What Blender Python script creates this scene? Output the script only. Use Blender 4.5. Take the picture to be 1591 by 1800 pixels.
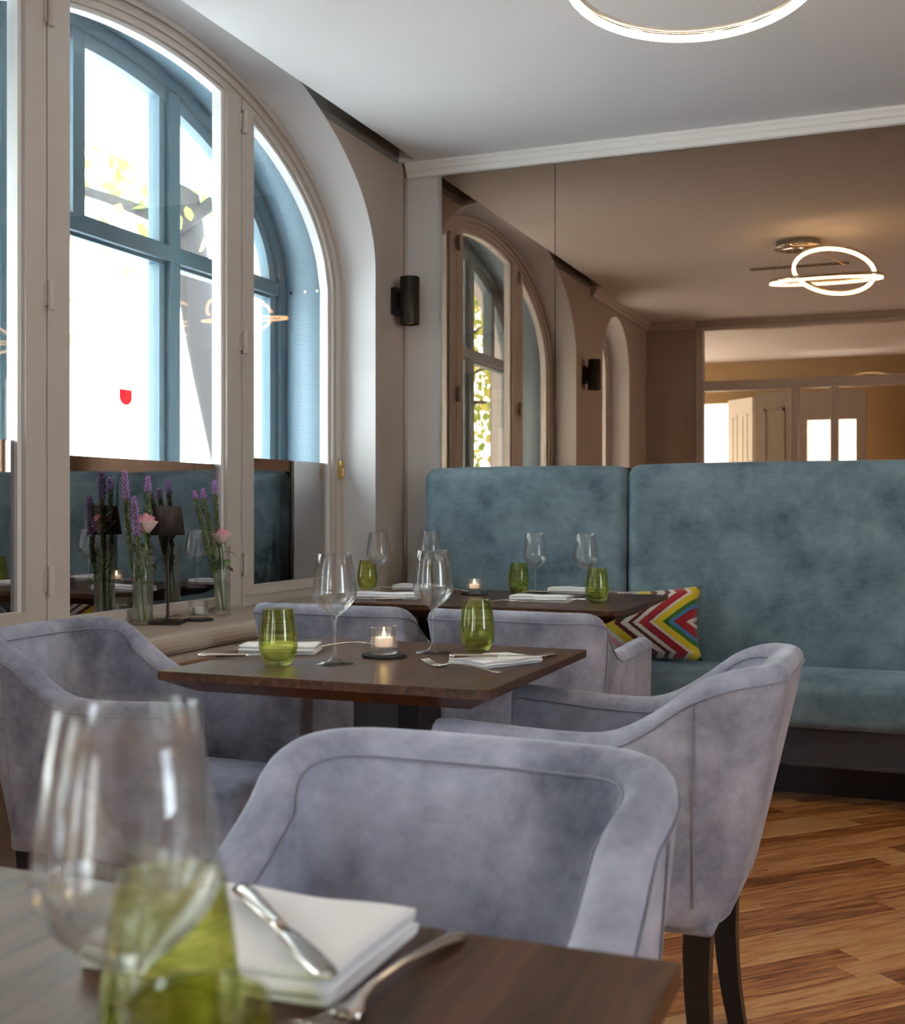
import bpy, bmesh, math, random
from math import sin, cos, pi, sqrt, atan2, radians
from mathutils import Vector, Matrix, Euler
random.seed(7)
S = bpy.context.scene
C = S.collection
for o in list(bpy.data.objects):
    bpy.data.objects.remove(o)

# ------------------------------------------------------------------ camera
FPX, PPX, PPY = 2102.0, 788.0, 890.5
cam_d = bpy.data.cameras.new('camera')
cam = bpy.data.objects.new('camera', cam_d); C.objects.link(cam)
cam_d.sensor_fit = 'HORIZONTAL'; cam_d.sensor_width = 36.0
cam_d.lens = 36.0 * FPX / 1591.0
cam_d.shift_x = (795.5 - PPX) / 1591.0
cam_d.shift_y = (PPY - 900.0) / 1591.0
cam_d.clip_start = 0.03
CAM = Vector((2.206, -5.0, 1.085)); YAW = math.atan(838 / 2102)
cam.location = CAM; cam.rotation_euler = (pi / 2, 0, YAW)
cam_d.dof.use_dof = True; cam_d.dof.focus_distance = 3.0; cam_d.dof.aperture_fstop = 8.0
S.camera = cam

# ------------------------------------------------------------------ sky, exposure
W = bpy.data.worlds.new('sky'); S.world = W; W.use_nodes = True
wn = W.node_tree.nodes; wl = W.node_tree.links
bg = wn['Background']
bg.inputs['Color'].default_value = (0.80, 0.90, 1.0, 1); bg.inputs['Strength'].default_value = 10.0
S.view_settings.view_transform = 'Standard'; S.view_settings.look = 'None'
S.view_settings.exposure = 0.9; S.view_settings.gamma = 1.0; S.view_settings.use_curve_mapping = False
cy = S.cycles
cy.use_denoising = True; cy.use_adaptive_sampling = True; cy.adaptive_threshold = .05; cy.adaptive_min_samples = 16; cy.max_bounces = 9; cy.diffuse_bounces = 4; cy.glossy_bounces = 5
cy.transmission_bounces = 8; cy.transparent_max_bounces = 20; cy.sample_clamp_indirect = 8.0
cy.caustics_reflective = False; cy.caustics_refractive = True

def portal(loc, rot, sx, sy):
    l = bpy.data.lights.new('window_portal', 'AREA'); l.shape = 'RECTANGLE'; l.size = sx; l.size_y = sy
    l.cycles.is_portal = True
    o = bpy.data.objects.new('window_portal', l); C.objects.link(o); o.location = loc; o.rotation_euler = rot
# portals only guide sampling of the sky through the openings
portal((-0.52, -1.62, 1.75), (0, -pi / 2, 0), 2.1, 2.7)
portal((5.72, -4.2, 1.62), (0, pi / 2, 0), 1.5, 1.0)
portal((-0.52, -4.07, 1.65), (0, -pi / 2, 0), 1.9, 0.95)

# ------------------------------------------------------------------ materials
MATS = {}
def nt(name):
    m = bpy.data.materials.new(name); m.use_nodes = True
    n = m.node_tree.nodes; return m, n, m.node_tree.links, n['Principled BSDF']
def mat(name, col, rough=0.5, metal=0.0, spec=0.5, bump=0.0, bscale=40, var=0.0, vscale=3, sheen=0.0, emit=None, es=0, trans=0.0, ior=1.45, coat=0.0):
    if name in MATS: return MATS[name]
    m, n, l, p = nt(name)
    p.inputs['Base Color'].default_value = (*col, 1); p.inputs['Roughness'].default_value = rough
    p.inputs['Metallic'].default_value = metal; p.inputs['Specular IOR Level'].default_value = spec
    p.inputs['Transmission Weight'].default_value = trans; p.inputs['IOR'].default_value = ior
    p.inputs['Sheen Weight'].default_value = sheen; p.inputs['Coat Weight'].default_value = coat
    if emit: p.inputs['Emission Color'].default_value = (*emit, 1); p.inputs['Emission Strength'].default_value = es
    if var or bump:
        tc = n.new('ShaderNodeTexCoord')
    if var:
        no = n.new('ShaderNodeTexNoise'); no.inputs['Scale'].default_value = vscale; no.inputs['Detail'].default_value = 5
        l.new(tc.outputs['Object'], no.inputs['Vector'])
        r = n.new('ShaderNodeValToRGB'); r.color_ramp.elements[0].position = .3; r.color_ramp.elements[1].position = .7
        r.color_ramp.elements[0].color = (*[c * (1 - var) for c in col], 1)
        r.color_ramp.elements[1].color = (*[min(1, c * (1 + var)) for c in col], 1)
        l.new(no.outputs['Fac'], r.inputs['Fac']); l.new(r.outputs['Color'], p.inputs['Base Color'])
    if bump:
        nb = n.new('ShaderNodeTexNoise'); nb.inputs['Scale'].default_value = bscale; nb.inputs['Detail'].default_value = 4
        l.new(tc.outputs['Object'], nb.inputs['Vector'])
        b = n.new('ShaderNodeBump'); b.inputs['Strength'].default_value = bump; b.inputs['Distance'].default_value = .01
        l.new(nb.outputs['Fac'], b.inputs['Height']); l.new(b.outputs['Normal'], p.inputs['Normal'])
    MATS[name] = m; return m

def velvet(name, dark, light, sheen, tint, fine=.22, stretch=(.25, .25, 1.6)):
    m, n, l, p = nt(name)
    tc = n.new('ShaderNodeTexCoord')
    a = n.new('ShaderNodeTexNoise'); a.inputs['Scale'].default_value = 5.5; a.inputs['Detail'].default_value = 9; a.inputs['Roughness'].default_value = .66; a.inputs['Distortion'].default_value = .15
    b = n.new('ShaderNodeTexNoise'); b.inputs['Scale'].default_value = 70; b.inputs['Detail'].default_value = 4
    mp = n.new('ShaderNodeMapping'); mp.inputs['Scale'].default_value = stretch
    l.new(tc.outputs['Object'], a.inputs['Vector']); l.new(tc.outputs['Object'], mp.inputs['Vector']); l.new(mp.outputs['Vector'], b.inputs['Vector'])
    mx = n.new('ShaderNodeMath'); mx.operation = 'MULTIPLY_ADD'; mx.inputs[1].default_value = fine
    l.new(b.outputs['Fac'], mx.inputs[0]); l.new(a.outputs['Fac'], mx.inputs[2])
    r = n.new('ShaderNodeValToRGB'); r.color_ramp.elements[0].position = .31 + fine / 2; r.color_ramp.elements[1].position = .66 + fine / 2
    r.color_ramp.elements[0].color = (*dark, 1); r.color_ramp.elements[1].color = (*light, 1)
    l.new(mx.outputs[0], r.inputs['Fac']); l.new(r.outputs['Color'], p.inputs['Base Color'])
    p.inputs['Roughness'].default_value = .85; p.inputs['Specular IOR Level'].default_value = .15
    p.inputs['Sheen Weight'].default_value = sheen; p.inputs['Sheen Roughness'].default_value = .35; p.inputs['Sheen Tint'].default_value = (*tint, 1)
    bp = n.new('ShaderNodeBump'); bp.inputs['Strength'].default_value = .12; bp.inputs['Distance'].default_value = .01
    l.new(mx.outputs[0], bp.inputs['Height']); l.new(bp.outputs['Normal'], p.inputs['Normal'])
    return m

def wood(name, cols, scale=(1, 14, 14), rough=.35, rnd=0.0, coat=0.2, bump=.05, spec=.5):
    m, n, l, p = nt(name)
    tc = n.new('ShaderNodeTexCoord'); mp = n.new('ShaderNodeMapping'); mp.inputs['Scale'].default_value = scale
    oi = n.new('ShaderNodeObjectInfo')
    ad = n.new('ShaderNodeVectorMath'); ad.operation = 'ADD'
    sc = n.new('ShaderNodeVectorMath'); sc.operation = 'SCALE'; sc.inputs['Scale'].default_value = 37.0
    cb = n.new('ShaderNodeCombineXYZ'); l.new(oi.outputs['Random'], cb.inputs['X']); l.new(oi.outputs['Random'], cb.inputs['Y'])
    l.new(cb.outputs[0], sc.inputs[0]); l.new(tc.outputs['Object'], mp.inputs['Vector']); l.new(mp.outputs['Vector'], ad.inputs[0]); l.new(sc.outputs[0], ad.inputs[1])
    no = n.new('ShaderNodeTexNoise'); no.inputs['Scale'].default_value = 3.0; no.inputs['Detail'].default_value = 6; no.inputs['Distortion'].default_value = 1.2
    l.new(ad.outputs[0], no.inputs['Vector'])
    f2 = n.new('ShaderNodeTexNoise'); f2.inputs['Scale'].default_value = 16.0; f2.inputs['Detail'].default_value = 3; l.new(ad.outputs[0], f2.inputs['Vector'])
    s1 = n.new('ShaderNodeMath'); s1.operation = 'MULTIPLY_ADD'; s1.inputs[1].default_value = .35; l.new(f2.outputs['Fac'], s1.inputs[0]); l.new(no.outputs['Fac'], s1.inputs[2])
    s2 = n.new('ShaderNodeMath'); s2.operation = 'MULTIPLY_ADD'; s2.inputs[1].default_value = rnd; l.new(oi.outputs['Random'], s2.inputs[0]); l.new(s1.outputs[0], s2.inputs[2])
    s3 = n.new('ShaderNodeMath'); s3.operation = 'SUBTRACT'; s3.inputs[1].default_value = .17 + rnd / 2; l.new(s2.outputs[0], s3.inputs[0])
    r = n.new('ShaderNodeValToRGB'); e = r.color_ramp.elements
    e[0].position = .3; e[0].color = (*cols[0], 1); e[1].position = .72; e[1].color = (*cols[-1], 1)
    for i, c in enumerate(cols[1:-1]):
        q = e.new(.3 + .42 * (i + 1) / (len(cols) - 1)); q.color = (*c, 1)
    l.new(s3.outputs[0], r.inputs['Fac']); l.new(r.outputs['Color'], p.inputs['Base Color'])
    p.inputs['Roughness'].default_value = rough; p.inputs['Coat Weight'].default_value = coat; p.inputs['Coat Roughness'].default_value = .2; p.inputs['Specular IOR Level'].default_value = spec
    bp = n.new('ShaderNodeBump'); bp.inputs['Strength'].default_value = bump; bp.inputs['Distance'].default_value = .004
    l.new(f2.outputs['Fac'], bp.inputs['Height']); l.new(bp.outputs['Normal'], p.inputs['Normal'])
    return m

def pane_mat(name, tint, refl=1.0):
    m = bpy.data.materials.new(name); m.use_nodes = True; n = m.node_tree.nodes; l = m.node_tree.links; n.clear()
    out = n.new('ShaderNodeOutputMaterial'); mx = n.new('ShaderNodeMixShader'); t = n.new('ShaderNodeBsdfTransparent'); g = n.new('ShaderNodeBsdfGlossy')
    t.inputs['Color'].default_value = (*tint, 1); g.inputs['Roughness'].default_value = 0.0
    fr = n.new('ShaderNodeFresnel'); ge = n.new('ShaderNodeNewGeometry'); io = n.new('ShaderNodeMath'); io.operation = 'MULTIPLY_ADD'
    io.inputs[1].default_value = 1 / 1.45 - 1.45; io.inputs[2].default_value = 1.45; l.new(ge.outputs['Backfacing'], io.inputs[0]); l.new(io.outputs[0], fr.inputs['IOR'])   # thin pane: same reflectance from both faces
    mu = n.new('ShaderNodeMath'); mu.operation = 'MULTIPLY'; mu.inputs[1].default_value = refl
    l.new(fr.outputs[0], mu.inputs[0]); l.new(mu.outputs[0], mx.inputs['Fac']); l.new(t.outputs[0], mx.inputs[1]); l.new(g.outputs[0], mx.inputs[2]); l.new(mx.outputs[0], out.inputs['Surface'])
    return m

def glass_mat(name, col, ior=1.47, streak=None, mixf=.3):
    m = bpy.data.materials.new(name); m.use_nodes = True; n = m.node_tree.nodes; l = m.node_tree.links; n.clear()
    out = n.new('ShaderNodeOutputMaterial'); g = n.new('ShaderNodeBsdfGlass'); g.inputs['IOR'].default_value = ior; g.inputs['Roughness'].default_value = 0
    g.inputs['Color'].default_value = (*col, 1)
    if streak:
        tc = n.new('ShaderNodeTexCoord'); mp = n.new('ShaderNodeMapping'); mp.inputs['Scale'].default_value = (9, 9, 330)
        l.new(tc.outputs['Object'], mp.inputs['Vector'])
        no = n.new('ShaderNodeTexNoise'); no.inputs['Scale'].default_value = 1.0; no.inputs['Detail'].default_value = 3; l.new(mp.outputs[0], no.inputs['Vector'])
        r = n.new('ShaderNodeValToRGB'); r.color_ramp.elements[0].position = .42; r.color_ramp.elements[1].position = .55
        r.color_ramp.elements[0].color = (*streak, 1); r.color_ramp.elements[1].color = (*col, 1)
        l.new(no.outputs['Fac'], r.inputs['Fac']); l.new(r.outputs['Color'], g.inputs['Color'])
    t = n.new('ShaderNodeBsdfTransparent'); t.inputs['Color'].default_value = (*[min(1, c) for c in col], 1)
    if streak: l.new(r.outputs['Color'], t.inputs['Color'])
    gs = n.new('ShaderNodeBsdfGlossy'); gs.inputs['Roughness'].default_value = 0.0
    fr = n.new('ShaderNodeFresnel'); ge = n.new('ShaderNodeNewGeometry'); io = n.new('ShaderNodeMath'); io.operation = 'MULTIPLY_ADD'
    io.inputs[1].default_value = 1 / 1.6 - 1.6; io.inputs[2].default_value = 1.6; l.new(ge.outputs['Backfacing'], io.inputs[0]); l.new(io.outputs[0], fr.inputs['IOR'])
    th = n.new('ShaderNodeMixShader'); l.new(fr.outputs[0], th.inputs['Fac']); l.new(t.outputs[0], th.inputs[1]); l.new(gs.outputs[0], th.inputs[2])
    mx = n.new('ShaderNodeMixShader'); mx.inputs['Fac'].default_value = mixf
    l.new(g.outputs[0], mx.inputs[1]); l.new(th.outputs[0], mx.inputs[2]); l.new(mx.outputs[0], out.inputs['Surface'])
    return m

M_WALL = mat('wall_paint', (.52, .44, .38), .85, bump=.05, bscale=60, var=.03, vscale=2)
M_REV = mat('reveal_pale_grey', (.70, .69, .70), .85, bump=.05, bscale=60, var=.02, vscale=2)  # paler and greyer than the wall around the window
M_WALLB = mat('back_wall_paint_lit', (.68, .65, .65), .85, bump=.05, bscale=60, var=.02, vscale=2)  # same wall paint, its colour lightened for the light falling there
M_CEIL = mat('ceiling_paint', (.80, .79, .80), .9, bump=.03, bscale=30, var=.015, vscale=1.5)
M_TRIM = mat('trim_white', (.80, .79, .77), .5)
M_FRAME = mat('casement_paint', (.60, .535, .48), .45)
M_STOP = mat('casement_stop_white', (.82, .81, .80), .4)
M_BLUE = mat('steel_blue_paint', (.10, .19, .25), .45)
M_BLUEL = mat('steel_blue_light', (.17, .28, .35), .45)
M_PANE = pane_mat('window_glass', (.97, .98, .98))
M_FILM = mat('mirror_film', (.50, .48, .48), .015, metal=1.0)
M_BRONZE = mat('bronze_mirror', (.41, .29, .21), .006, metal=1.0)
M_SILL = mat('sill_paint', (.55, .46, .38), .45, bump=.06, bscale=25, var=.05, vscale=4)
M_CHAIR = velvet('lavender_velvet', (.14, .152, .21), (.48, .50, .61), .5, (.85, .9, 1), .10, (.6, .6, 1))
M_PIPE = mat('piping_velvet', (.24, .245, .31), .9, sheen=.3)
M_BANQ = velvet('teal_velvet', (.075, .125, .16), (.215, .30, .35), .35, (.7, .85, 1), .15, (.4, .4, 1.2))
M_BLACK = mat('black_lacquer', (.012, .010, .009), .35)
M_BRNZ = mat('dark_bronze', (.035, .028, .024), .38, metal=.6)
M_TABLE = wood('dark_walnut', [(.030, .011, .0055), (.072, .029, .014), (.125, .055, .026)], (14, 1.2, 14), .34, 0, .0, .05, .28)
M_PLANK = wood('oak_strip', [(.24, .065, .014), (.50, .18, .05), (.68, .30, .095), (.78, .44, .19)], (1.6, 26, 26), .3, .32, .3)
M_NAP = mat('white_linen', (.86, .85, .86), .9, bump=.25, bscale=300, sheen=.2)
M_STEEL = mat('polished_steel', (.62, .58, .53), .12, metal=1.0)
M_CHROME = mat('chrome', (.75, .73, .70), .1, metal=1.0)
M_GLASS = glass_mat('clear_glass', (.985, .99, .99), mixf=.82)
M_GREEN = glass_mat('green_streaked_glass', (.94, .94, .66), 1.3, (.82, .87, .52), .72)
M_SLATE = mat('slate', (.03, .032, .036), .7, bump=.6, bscale=60)
M_WAX = mat('candle_wax', (.9, .85, .78), .5, emit=(1, .55, .25), es=.25)  # faint emission stands in for flame light glowing through the wax
M_FLAME = mat('flame', (1, .6, .2), .5, emit=(1, .62, .22), es=30)
M_LED = mat('led_strip', (1, .9, .75), .5, emit=(1, .78, .46), es=11)
M_WATER = glass_mat('water', (.97, .99, .97), 1.33, mixf=.7)
M_STEM = mat('stem_green', (.16, .28, .05), .5)
M_LEAF = mat('leaf_green', (.15, .28, .07), .5, var=.3, vscale=20)
M_PURP = mat('purple_bloom', (.50, .26, .62), .7, var=.4, vscale=90)
M_ROSE = mat('pink_petal', (.85, .38, .45), .6, sheen=.2, var=.15, vscale=30)
M_ROSEL = mat('pale_petal', (.92, .66, .62), .6, sheen=.2)
M_BRASS = mat('brass', (.6, .42, .15), .3, metal=1)

# ------------------------------------------------------------------ mesh helpers
def me(name, v, f, m=None, smooth=False, uv=None):
    d = bpy.data.meshes.new(name); d.from_pydata([tuple(p) for p in v], [], f); d.update()
    ms = m if isinstance(m, (list, tuple)) else [m]
    for k in ms:
        if k: d.materials.append(k)
    if smooth: d.polygons.foreach_set('use_smooth', [True] * len(d.polygons))
    if uv:
        u = d.uv_layers.new(name='UVMap')
        for lp in d.loops: u.data[lp.index].uv = uv[lp.vertex_index]
    return d
def fixn(d):
    b = bmesh.new(); b.from_mesh(d); bmesh.ops.recalc_face_normals(b, faces=b.faces); b.to_mesh(d); b.free(); return d
def ob(name, d, parent=None, loc=None, rot=None, **kw):
    o = bpy.data.objects.new(name, d); C.objects.link(o)
    if parent: o.parent = parent
    if loc is not None: o.location = loc
    if rot is not None: o.rotation_euler = rot
    for k, x in kw.items(): o[k] = x
    return o
def thing(name, label, cat, loc=(0, 0, 0), rz=0, group=None, d=None, rot=None):
    o = bpy.data.objects.new(name, d); C.objects.link(o)
    o.location = loc; o.rotation_euler = rot if rot is not None else (0, 0, rz)
    o['label'] = label; o['category'] = cat
    if group: o['group'] = group
    return o
def struct(name, d, parent=None, label=None, cat=None, loc=None):
    o = ob(name, d, parent, loc)
    if not parent: o['kind'] = 'structure'
    if label: o['label'] = label
    if cat and not parent: o['category'] = cat
    return o
def smod(o, lv=1):
    m = o.modifiers.new('sub', 'SUBSURF'); m.levels = lv; m.render_levels = lv; return o
def bev(o, w=.004, s=2):
    m = o.modifiers.new('bev', 'BEVEL'); m.width = w; m.segments = s; m.limit_method = 'ANGLE'; m.angle_limit = radians(40); return o
class G:
    """collects geometry"""
    def __init__(s): s.v = []; s.f = []; s.uv = None
    def add(s, v, f):
        k = len(s.v); s.v += [tuple(p) for p in v]; s.f += [tuple(i + k for i in q) for q in f]; return s
    def box(s, x0, x1, y0, y1, z0, z1):
        return s.add([(x0, y0, z0), (x1, y0, z0), (x1, y1, z0), (x0, y1, z0), (x0, y0, z1), (x1, y0, z1), (x1, y1, z1), (x0, y1, z1)],
                     [(0, 3, 2, 1), (4, 5, 6, 7), (0, 1, 5, 4), (1, 2, 6, 5), (2, 3, 7, 6), (3, 0, 4, 7)])
    def quad(s, a, b, c, d): return s.add([a, b, c, d], [(0, 1, 2, 3)])
    def lathe(s, prof, n=32, cx=0, cy=0, closed=False):
        k = len(s.v); m = len(prof)
        for r, z in prof:
            for i in range(n): s.v.append((cx + r * cos(2 * pi * i / n), cy + r * sin(2 * pi * i / n), z))
        for j in range(m if closed else m - 1):
            a = k + j * n; b = k + ((j + 1) % m) * n
            for i in range(n): s.f.append((a + i, a + (i + 1) % n, b + (i + 1) % n, b + i))
        if not closed:
            if prof[0][0] > 1e-6: s.f.append(tuple(k + i for i in range(n))[::-1])
            if prof[-1][0] > 1e-6: s.f.append(tuple(k + (m - 1) * n + i for i in range(n)))
        return s
    def tube(s, pts, r, n=8, cap=True, closed=False, ry=None):
        pts = [Vector(p) for p in pts]; k = len(s.v); m = len(pts)
        R = r if isinstance(r, (list, tuple)) else [r] * m
        up = None
        for i, p in enumerate(pts):
            if closed: t = pts[(i + 1) % m] - pts[i - 1]
            else: t = pts[min(i + 1, m - 1)] - pts[max(i - 1, 0)]
            t.normalize()
            if up is None:
                up = Vector((0, 0, 1)) if abs(t.z) < .9 else Vector((1, 0, 0))
            up = (up - t * up.dot(t)).normalized(); sd = t.cross(up)
            for j in range(n):
                a = 2 * pi * j / n; s.v.append(tuple(p + (sd * cos(a) + up * sin(a) * (ry or 1)) * R[i]))
        for i in range(m if closed else m - 1):
            a = k + i * n; b = k + ((i + 1) % m) * n
            for j in range(n): s.f.append((a + j, a + (j + 1) % n, b + (j + 1) % n, b + j))
        if cap and not closed:
            s.f.append(tuple(k + j for j in range(n))[::-1]); s.f.append(tuple(k + (m - 1) * n + j for j in range(n)))
        return s
    def me(s, name, m, smooth=False): return fixn(me(name, s.v, s.f, m, smooth))
def box(name, x0, x1, y0, y1, z0, z1, m, parent=None, b=0):
    o = ob(name, G().box(x0, x1, y0, y1, z0, z1).me(name, m), parent)
    if b: bev(o, b)
    return o
def lathe_me(name, prof, m, n=36, closed=False): return G().lathe(prof, n, closed=closed).me(name, m, True)
def spl(pts, n=8):
    """Catmull-Rom through points"""
    out = []; P = [Vector(p) for p in pts]; P = [2 * P[0] - P[1]] + P + [2 * P[-1] - P[-2]]
    for i in range(1, len(P) - 2):
        for k in range(n):
            t = k / n
            out.append(.5 * ((2 * P[i]) + (P[i + 1] - P[i - 1]) * t + (2 * P[i - 1] - 5 * P[i] + 4 * P[i + 1] - P[i + 2]) * t * t + (3 * P[i] - P[i - 1] - 3 * P[i + 1] + P[i + 2]) * t ** 3))
    out.append(P[-2]); return out

# ------------------------------------------------------------------ room dimensions
CEIL = 2.64; TOP = 2.92; XR = 5.6; YF = -5.12; SLOT = .085
YC = -1.62                      # centre of the arched window
def ell(u, a, b, z0):           # height of an elliptical arch over offset u
    return z0 + b * sqrt(max(0, 1 - (u / a) ** 2))
WARCH = (1.304, .68, 2.106); FOUT = (1.318, .73, 1.99); FGL = (1.225, .655, 1.99); OARCH = (1.29, .72, 2.034)
SILLZ = .705
WIN2 = (-4.07, .43, .42, 2.12)  # second window: centre y, half width, rise, springing
def archpath(yc, a, b, z0, zbot, n=48):
    """open path from bottom of the -u jamb over the arch to the bottom of the +u jamb"""
    p = [(yc - a, zbot), (yc - a, zbot + (z0 - zbot) * .5)]
    for i in range(n + 1):
        t = pi - pi * i / n; p.append((yc + a * cos(t), z0 + b * sin(t)))
    p += [(yc + a, zbot + (z0 - zbot) * .5), (yc + a, zbot)]
    return p

# ------------------------------------------------------------------ wall_left with two arched openings
g = G()
def wallstrip(x):
    ys = [YF - 2.2, -4.07 - .43, None]
    def col(y0, y1, z0a, z0b, z1): g.quad((x, y0, z0a), (x, y1, z0b), (x, y1, z1), (x, y0, z1))
    cuts = [(YC, 1.304, lambda u: ell(u, *WARCH), SILLZ), (WIN2[0], WIN2[1], lambda u: ell(u, WIN2[1], WIN2[2], WIN2[3]), SILLZ)]
    col(YC + 1.304, 0.02, 0, 0, TOP)
    col(WIN2[0] + WIN2[1], YC - 1.304, 0, 0, TOP)
    col(YF, WIN2[0] - WIN2[1], 0, 0, TOP)
    for yc, a, fn, zs in cuts:
        col(yc - a, yc + a, 0, 0, zs - .02)
        N = 60
        for i in range(N):
            u0 = -a * cos(pi * i / N); u1 = -a * cos(pi * (i + 1) / N)
            col(yc + u0, yc + u1, fn(u0), fn(u1), TOP)
wallstrip(0.0); wallstrip(-.62)
wl_me = me('wall_left', g.v, g.f, M_WALL)
bm = bmesh.new(); bm.from_mesh(wl_me); bmesh.ops.remove_doubles(bm, verts=bm.verts, dist=.0005); bm.to_mesh(wl_me); bm.free()
wl_o = struct('wall_left', wl_me)
# plaster reveals: from the wall face to the casement frame, then on to the street face
def reveal(rings):
    v = []; f = []; n = len(rings[0][1])
    for x, p in rings: v += [(x, *q) for q in p]
    for k in range(len(rings) - 1):
        for i in range(n - 1): f.append((k * n + i, k * n + i + 1, k * n + n + i + 1, k * n + n + i))
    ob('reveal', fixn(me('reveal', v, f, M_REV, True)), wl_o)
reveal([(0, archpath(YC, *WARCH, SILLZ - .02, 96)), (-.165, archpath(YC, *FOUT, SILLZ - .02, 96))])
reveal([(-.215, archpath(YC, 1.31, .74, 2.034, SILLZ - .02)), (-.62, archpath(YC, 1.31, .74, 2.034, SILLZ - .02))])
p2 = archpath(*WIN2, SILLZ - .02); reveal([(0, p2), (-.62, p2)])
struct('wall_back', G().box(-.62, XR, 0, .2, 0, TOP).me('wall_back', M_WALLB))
struct('wall_right', G().box(XR, XR + .2, YF - 2.4, -4.7, 0, TOP).box(XR, XR + .2, -.7, .2, 0, TOP).box(XR, XR + .2, -4.7, -.7, 0, .85).box(XR, XR + .2, -4.7, -.7, 2.4, TOP).box(XR, XR + .2, -3.7, -.7, .85, 2.4).me('wall_right', M_WALL))
# ceiling slab with the long slot along the window wall
g = G().box(SLOT, XR, YF, 0, CEIL, TOP); g.box(-.02, SLOT, -.075, 0, CEIL, TOP); g.box(-.02, SLOT, YF, -3.28, CEIL, TOP); g.box(-.62, SLOT, -3.28, -.075, TOP - .03, TOP)
struct('ceiling', g.me('ceiling', M_CEIL))
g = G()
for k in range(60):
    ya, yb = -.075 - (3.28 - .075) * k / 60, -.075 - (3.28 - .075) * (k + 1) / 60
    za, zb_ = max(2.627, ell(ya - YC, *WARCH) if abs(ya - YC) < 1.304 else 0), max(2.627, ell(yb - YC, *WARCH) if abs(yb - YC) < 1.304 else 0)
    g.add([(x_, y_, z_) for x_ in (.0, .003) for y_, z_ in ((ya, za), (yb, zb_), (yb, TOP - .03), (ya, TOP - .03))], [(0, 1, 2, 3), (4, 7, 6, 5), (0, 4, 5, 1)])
struct('trim_5', g.me('slot_grey_strip', mat('slot_dark_grey', (.26, .25, .235), .9)))  # dark grey strip added on the wall inside the ceiling slot
# floor slab + planks
fl = struct('floor', G().box(-.62, XR, YF - 2.4, 0, -.12, -.012).me('floor', mat('subfloor', (.12, .05, .02), .6)))
pd = radians(44); ux, uy = sin(pd), cos(pd)   # plank direction (44 deg off +y)
PW = .078
pl_me = {}
def plank_mesh(L):
    k = round(L, 2)
    if k not in pl_me:
        h, w, t, c = L / 2 - .0005, PW / 2 - .0005, .012, .0007
        v = [(-h, -w, -t), (h, -w, -t), (h, w, -t), (-h, w, -t), (-h, -w, -c), (h, -w, -c), (h, w, -c), (-h, w, -c), (-h + c, -w + c, 0), (h - c, -w + c, 0), (h - c, w - c, 0), (-h + c, w - c, 0)]
        f = [(0, 1, 5, 4), (1, 2, 6, 5), (2, 3, 7, 6), (3, 0, 4, 7), (4, 5, 9, 8), (5, 6, 10, 9), (6, 7, 11, 10), (7, 4, 8, 11), (8, 9, 10, 11)]
        pl_me[k] = me('plank', v, f, M_PLANK)
    return pl_me[k]
rest = G(); npl = 0; cand = []
rng = random.Random(3)
r0 = Vector((2.9, -2.4))
for row in range(-72, 73):
    s = -5.2 + rng.random() * .8
    while s < 5.2:
        L = rng.choice([.5, .62, .75, .9, 1.05])
        cx_ = r0.x + ux * (s + L / 2) + uy * row * PW; cy_ = r0.y + uy * (s + L / 2) - ux * row * PW
        s += L
        if -.3 < cx_ < XR + .3 and YF - 2.3 < cy_ < .3: cand.append((cx_, cy_, L))
def seen(c):   # nearest to the patch of floor that the photograph shows
    return (c[0] - 2.25) ** 2 * 1.6 + (c[1] + 1.75) ** 2 * .55
cand.sort(key=seen)
for i, (x, y, L) in enumerate(cand):
    d = plank_mesh(L)
    if i < 290:
        o = ob('plank', d, fl, (x, y, 0), (0, 0, pi / 2 - pd))
    else:
        R_ = Matrix.Rotation(pi / 2 - pd, 3, 'Z')
        rest.add([R_ @ v.co + Vector((x, y, 0)) for v in d.vertices], [tuple(p.vertices) for p in d.polygons])
o = ob('planking', me('planking', rest.v, rest.f, M_PLANK), fl); o['kind'] = 'stuff'

# trims: cornice along back wall, corner bead, cornice on far part of the window wall
def extrude_x(prof, x0, x1):
    n = len(prof); v = [(x0, y, z) for y, z in prof] + [(x1, y, z) for y, z in prof]
    return v, [(i, (i + 1) % n, n + (i + 1) % n, n + i) for i in range(n)] + [tuple(range(n))[::-1], tuple(range(n, 2 * n))]
corn = [(.0, CEIL), (-.048, CEIL), (-.048, CEIL - .012), (-.040, CEIL - .020), (-.036, CEIL - .034), (-.026, CEIL - .040), (-.024, CEIL - .060), (-.014, CEIL - .066), (-.0, CEIL - .068)]
v, f = extrude_x(corn, 0.02, XR); struct('trim_1', fixn(me('cornice', v, f, M_TRIM)))
v2 = [(-y, x - 0, z) for x, y, z in extrude_x(corn, YF, -3.3)[0]]; struct('trim_2', fixn(me('cornice', v2, f, M_FRAME)))
struct('trim_3', G().tube([(.008, -.012, .3), (.008, -.012, 2.58)], .008, 8).me('corner_bead', M_WALL, True))
v3 = [(x, YF - y, z) for x, y, z in extrude_x(corn, 0.0, .42)[0]]; struct('trim_4', fixn(me('cornice', v3, f, M_FRAME)))
struct('baseboard_right', G().box(XR - .02, XR, YF, 0, 0, .1).me('baseboard', M_FRAME))

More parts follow.
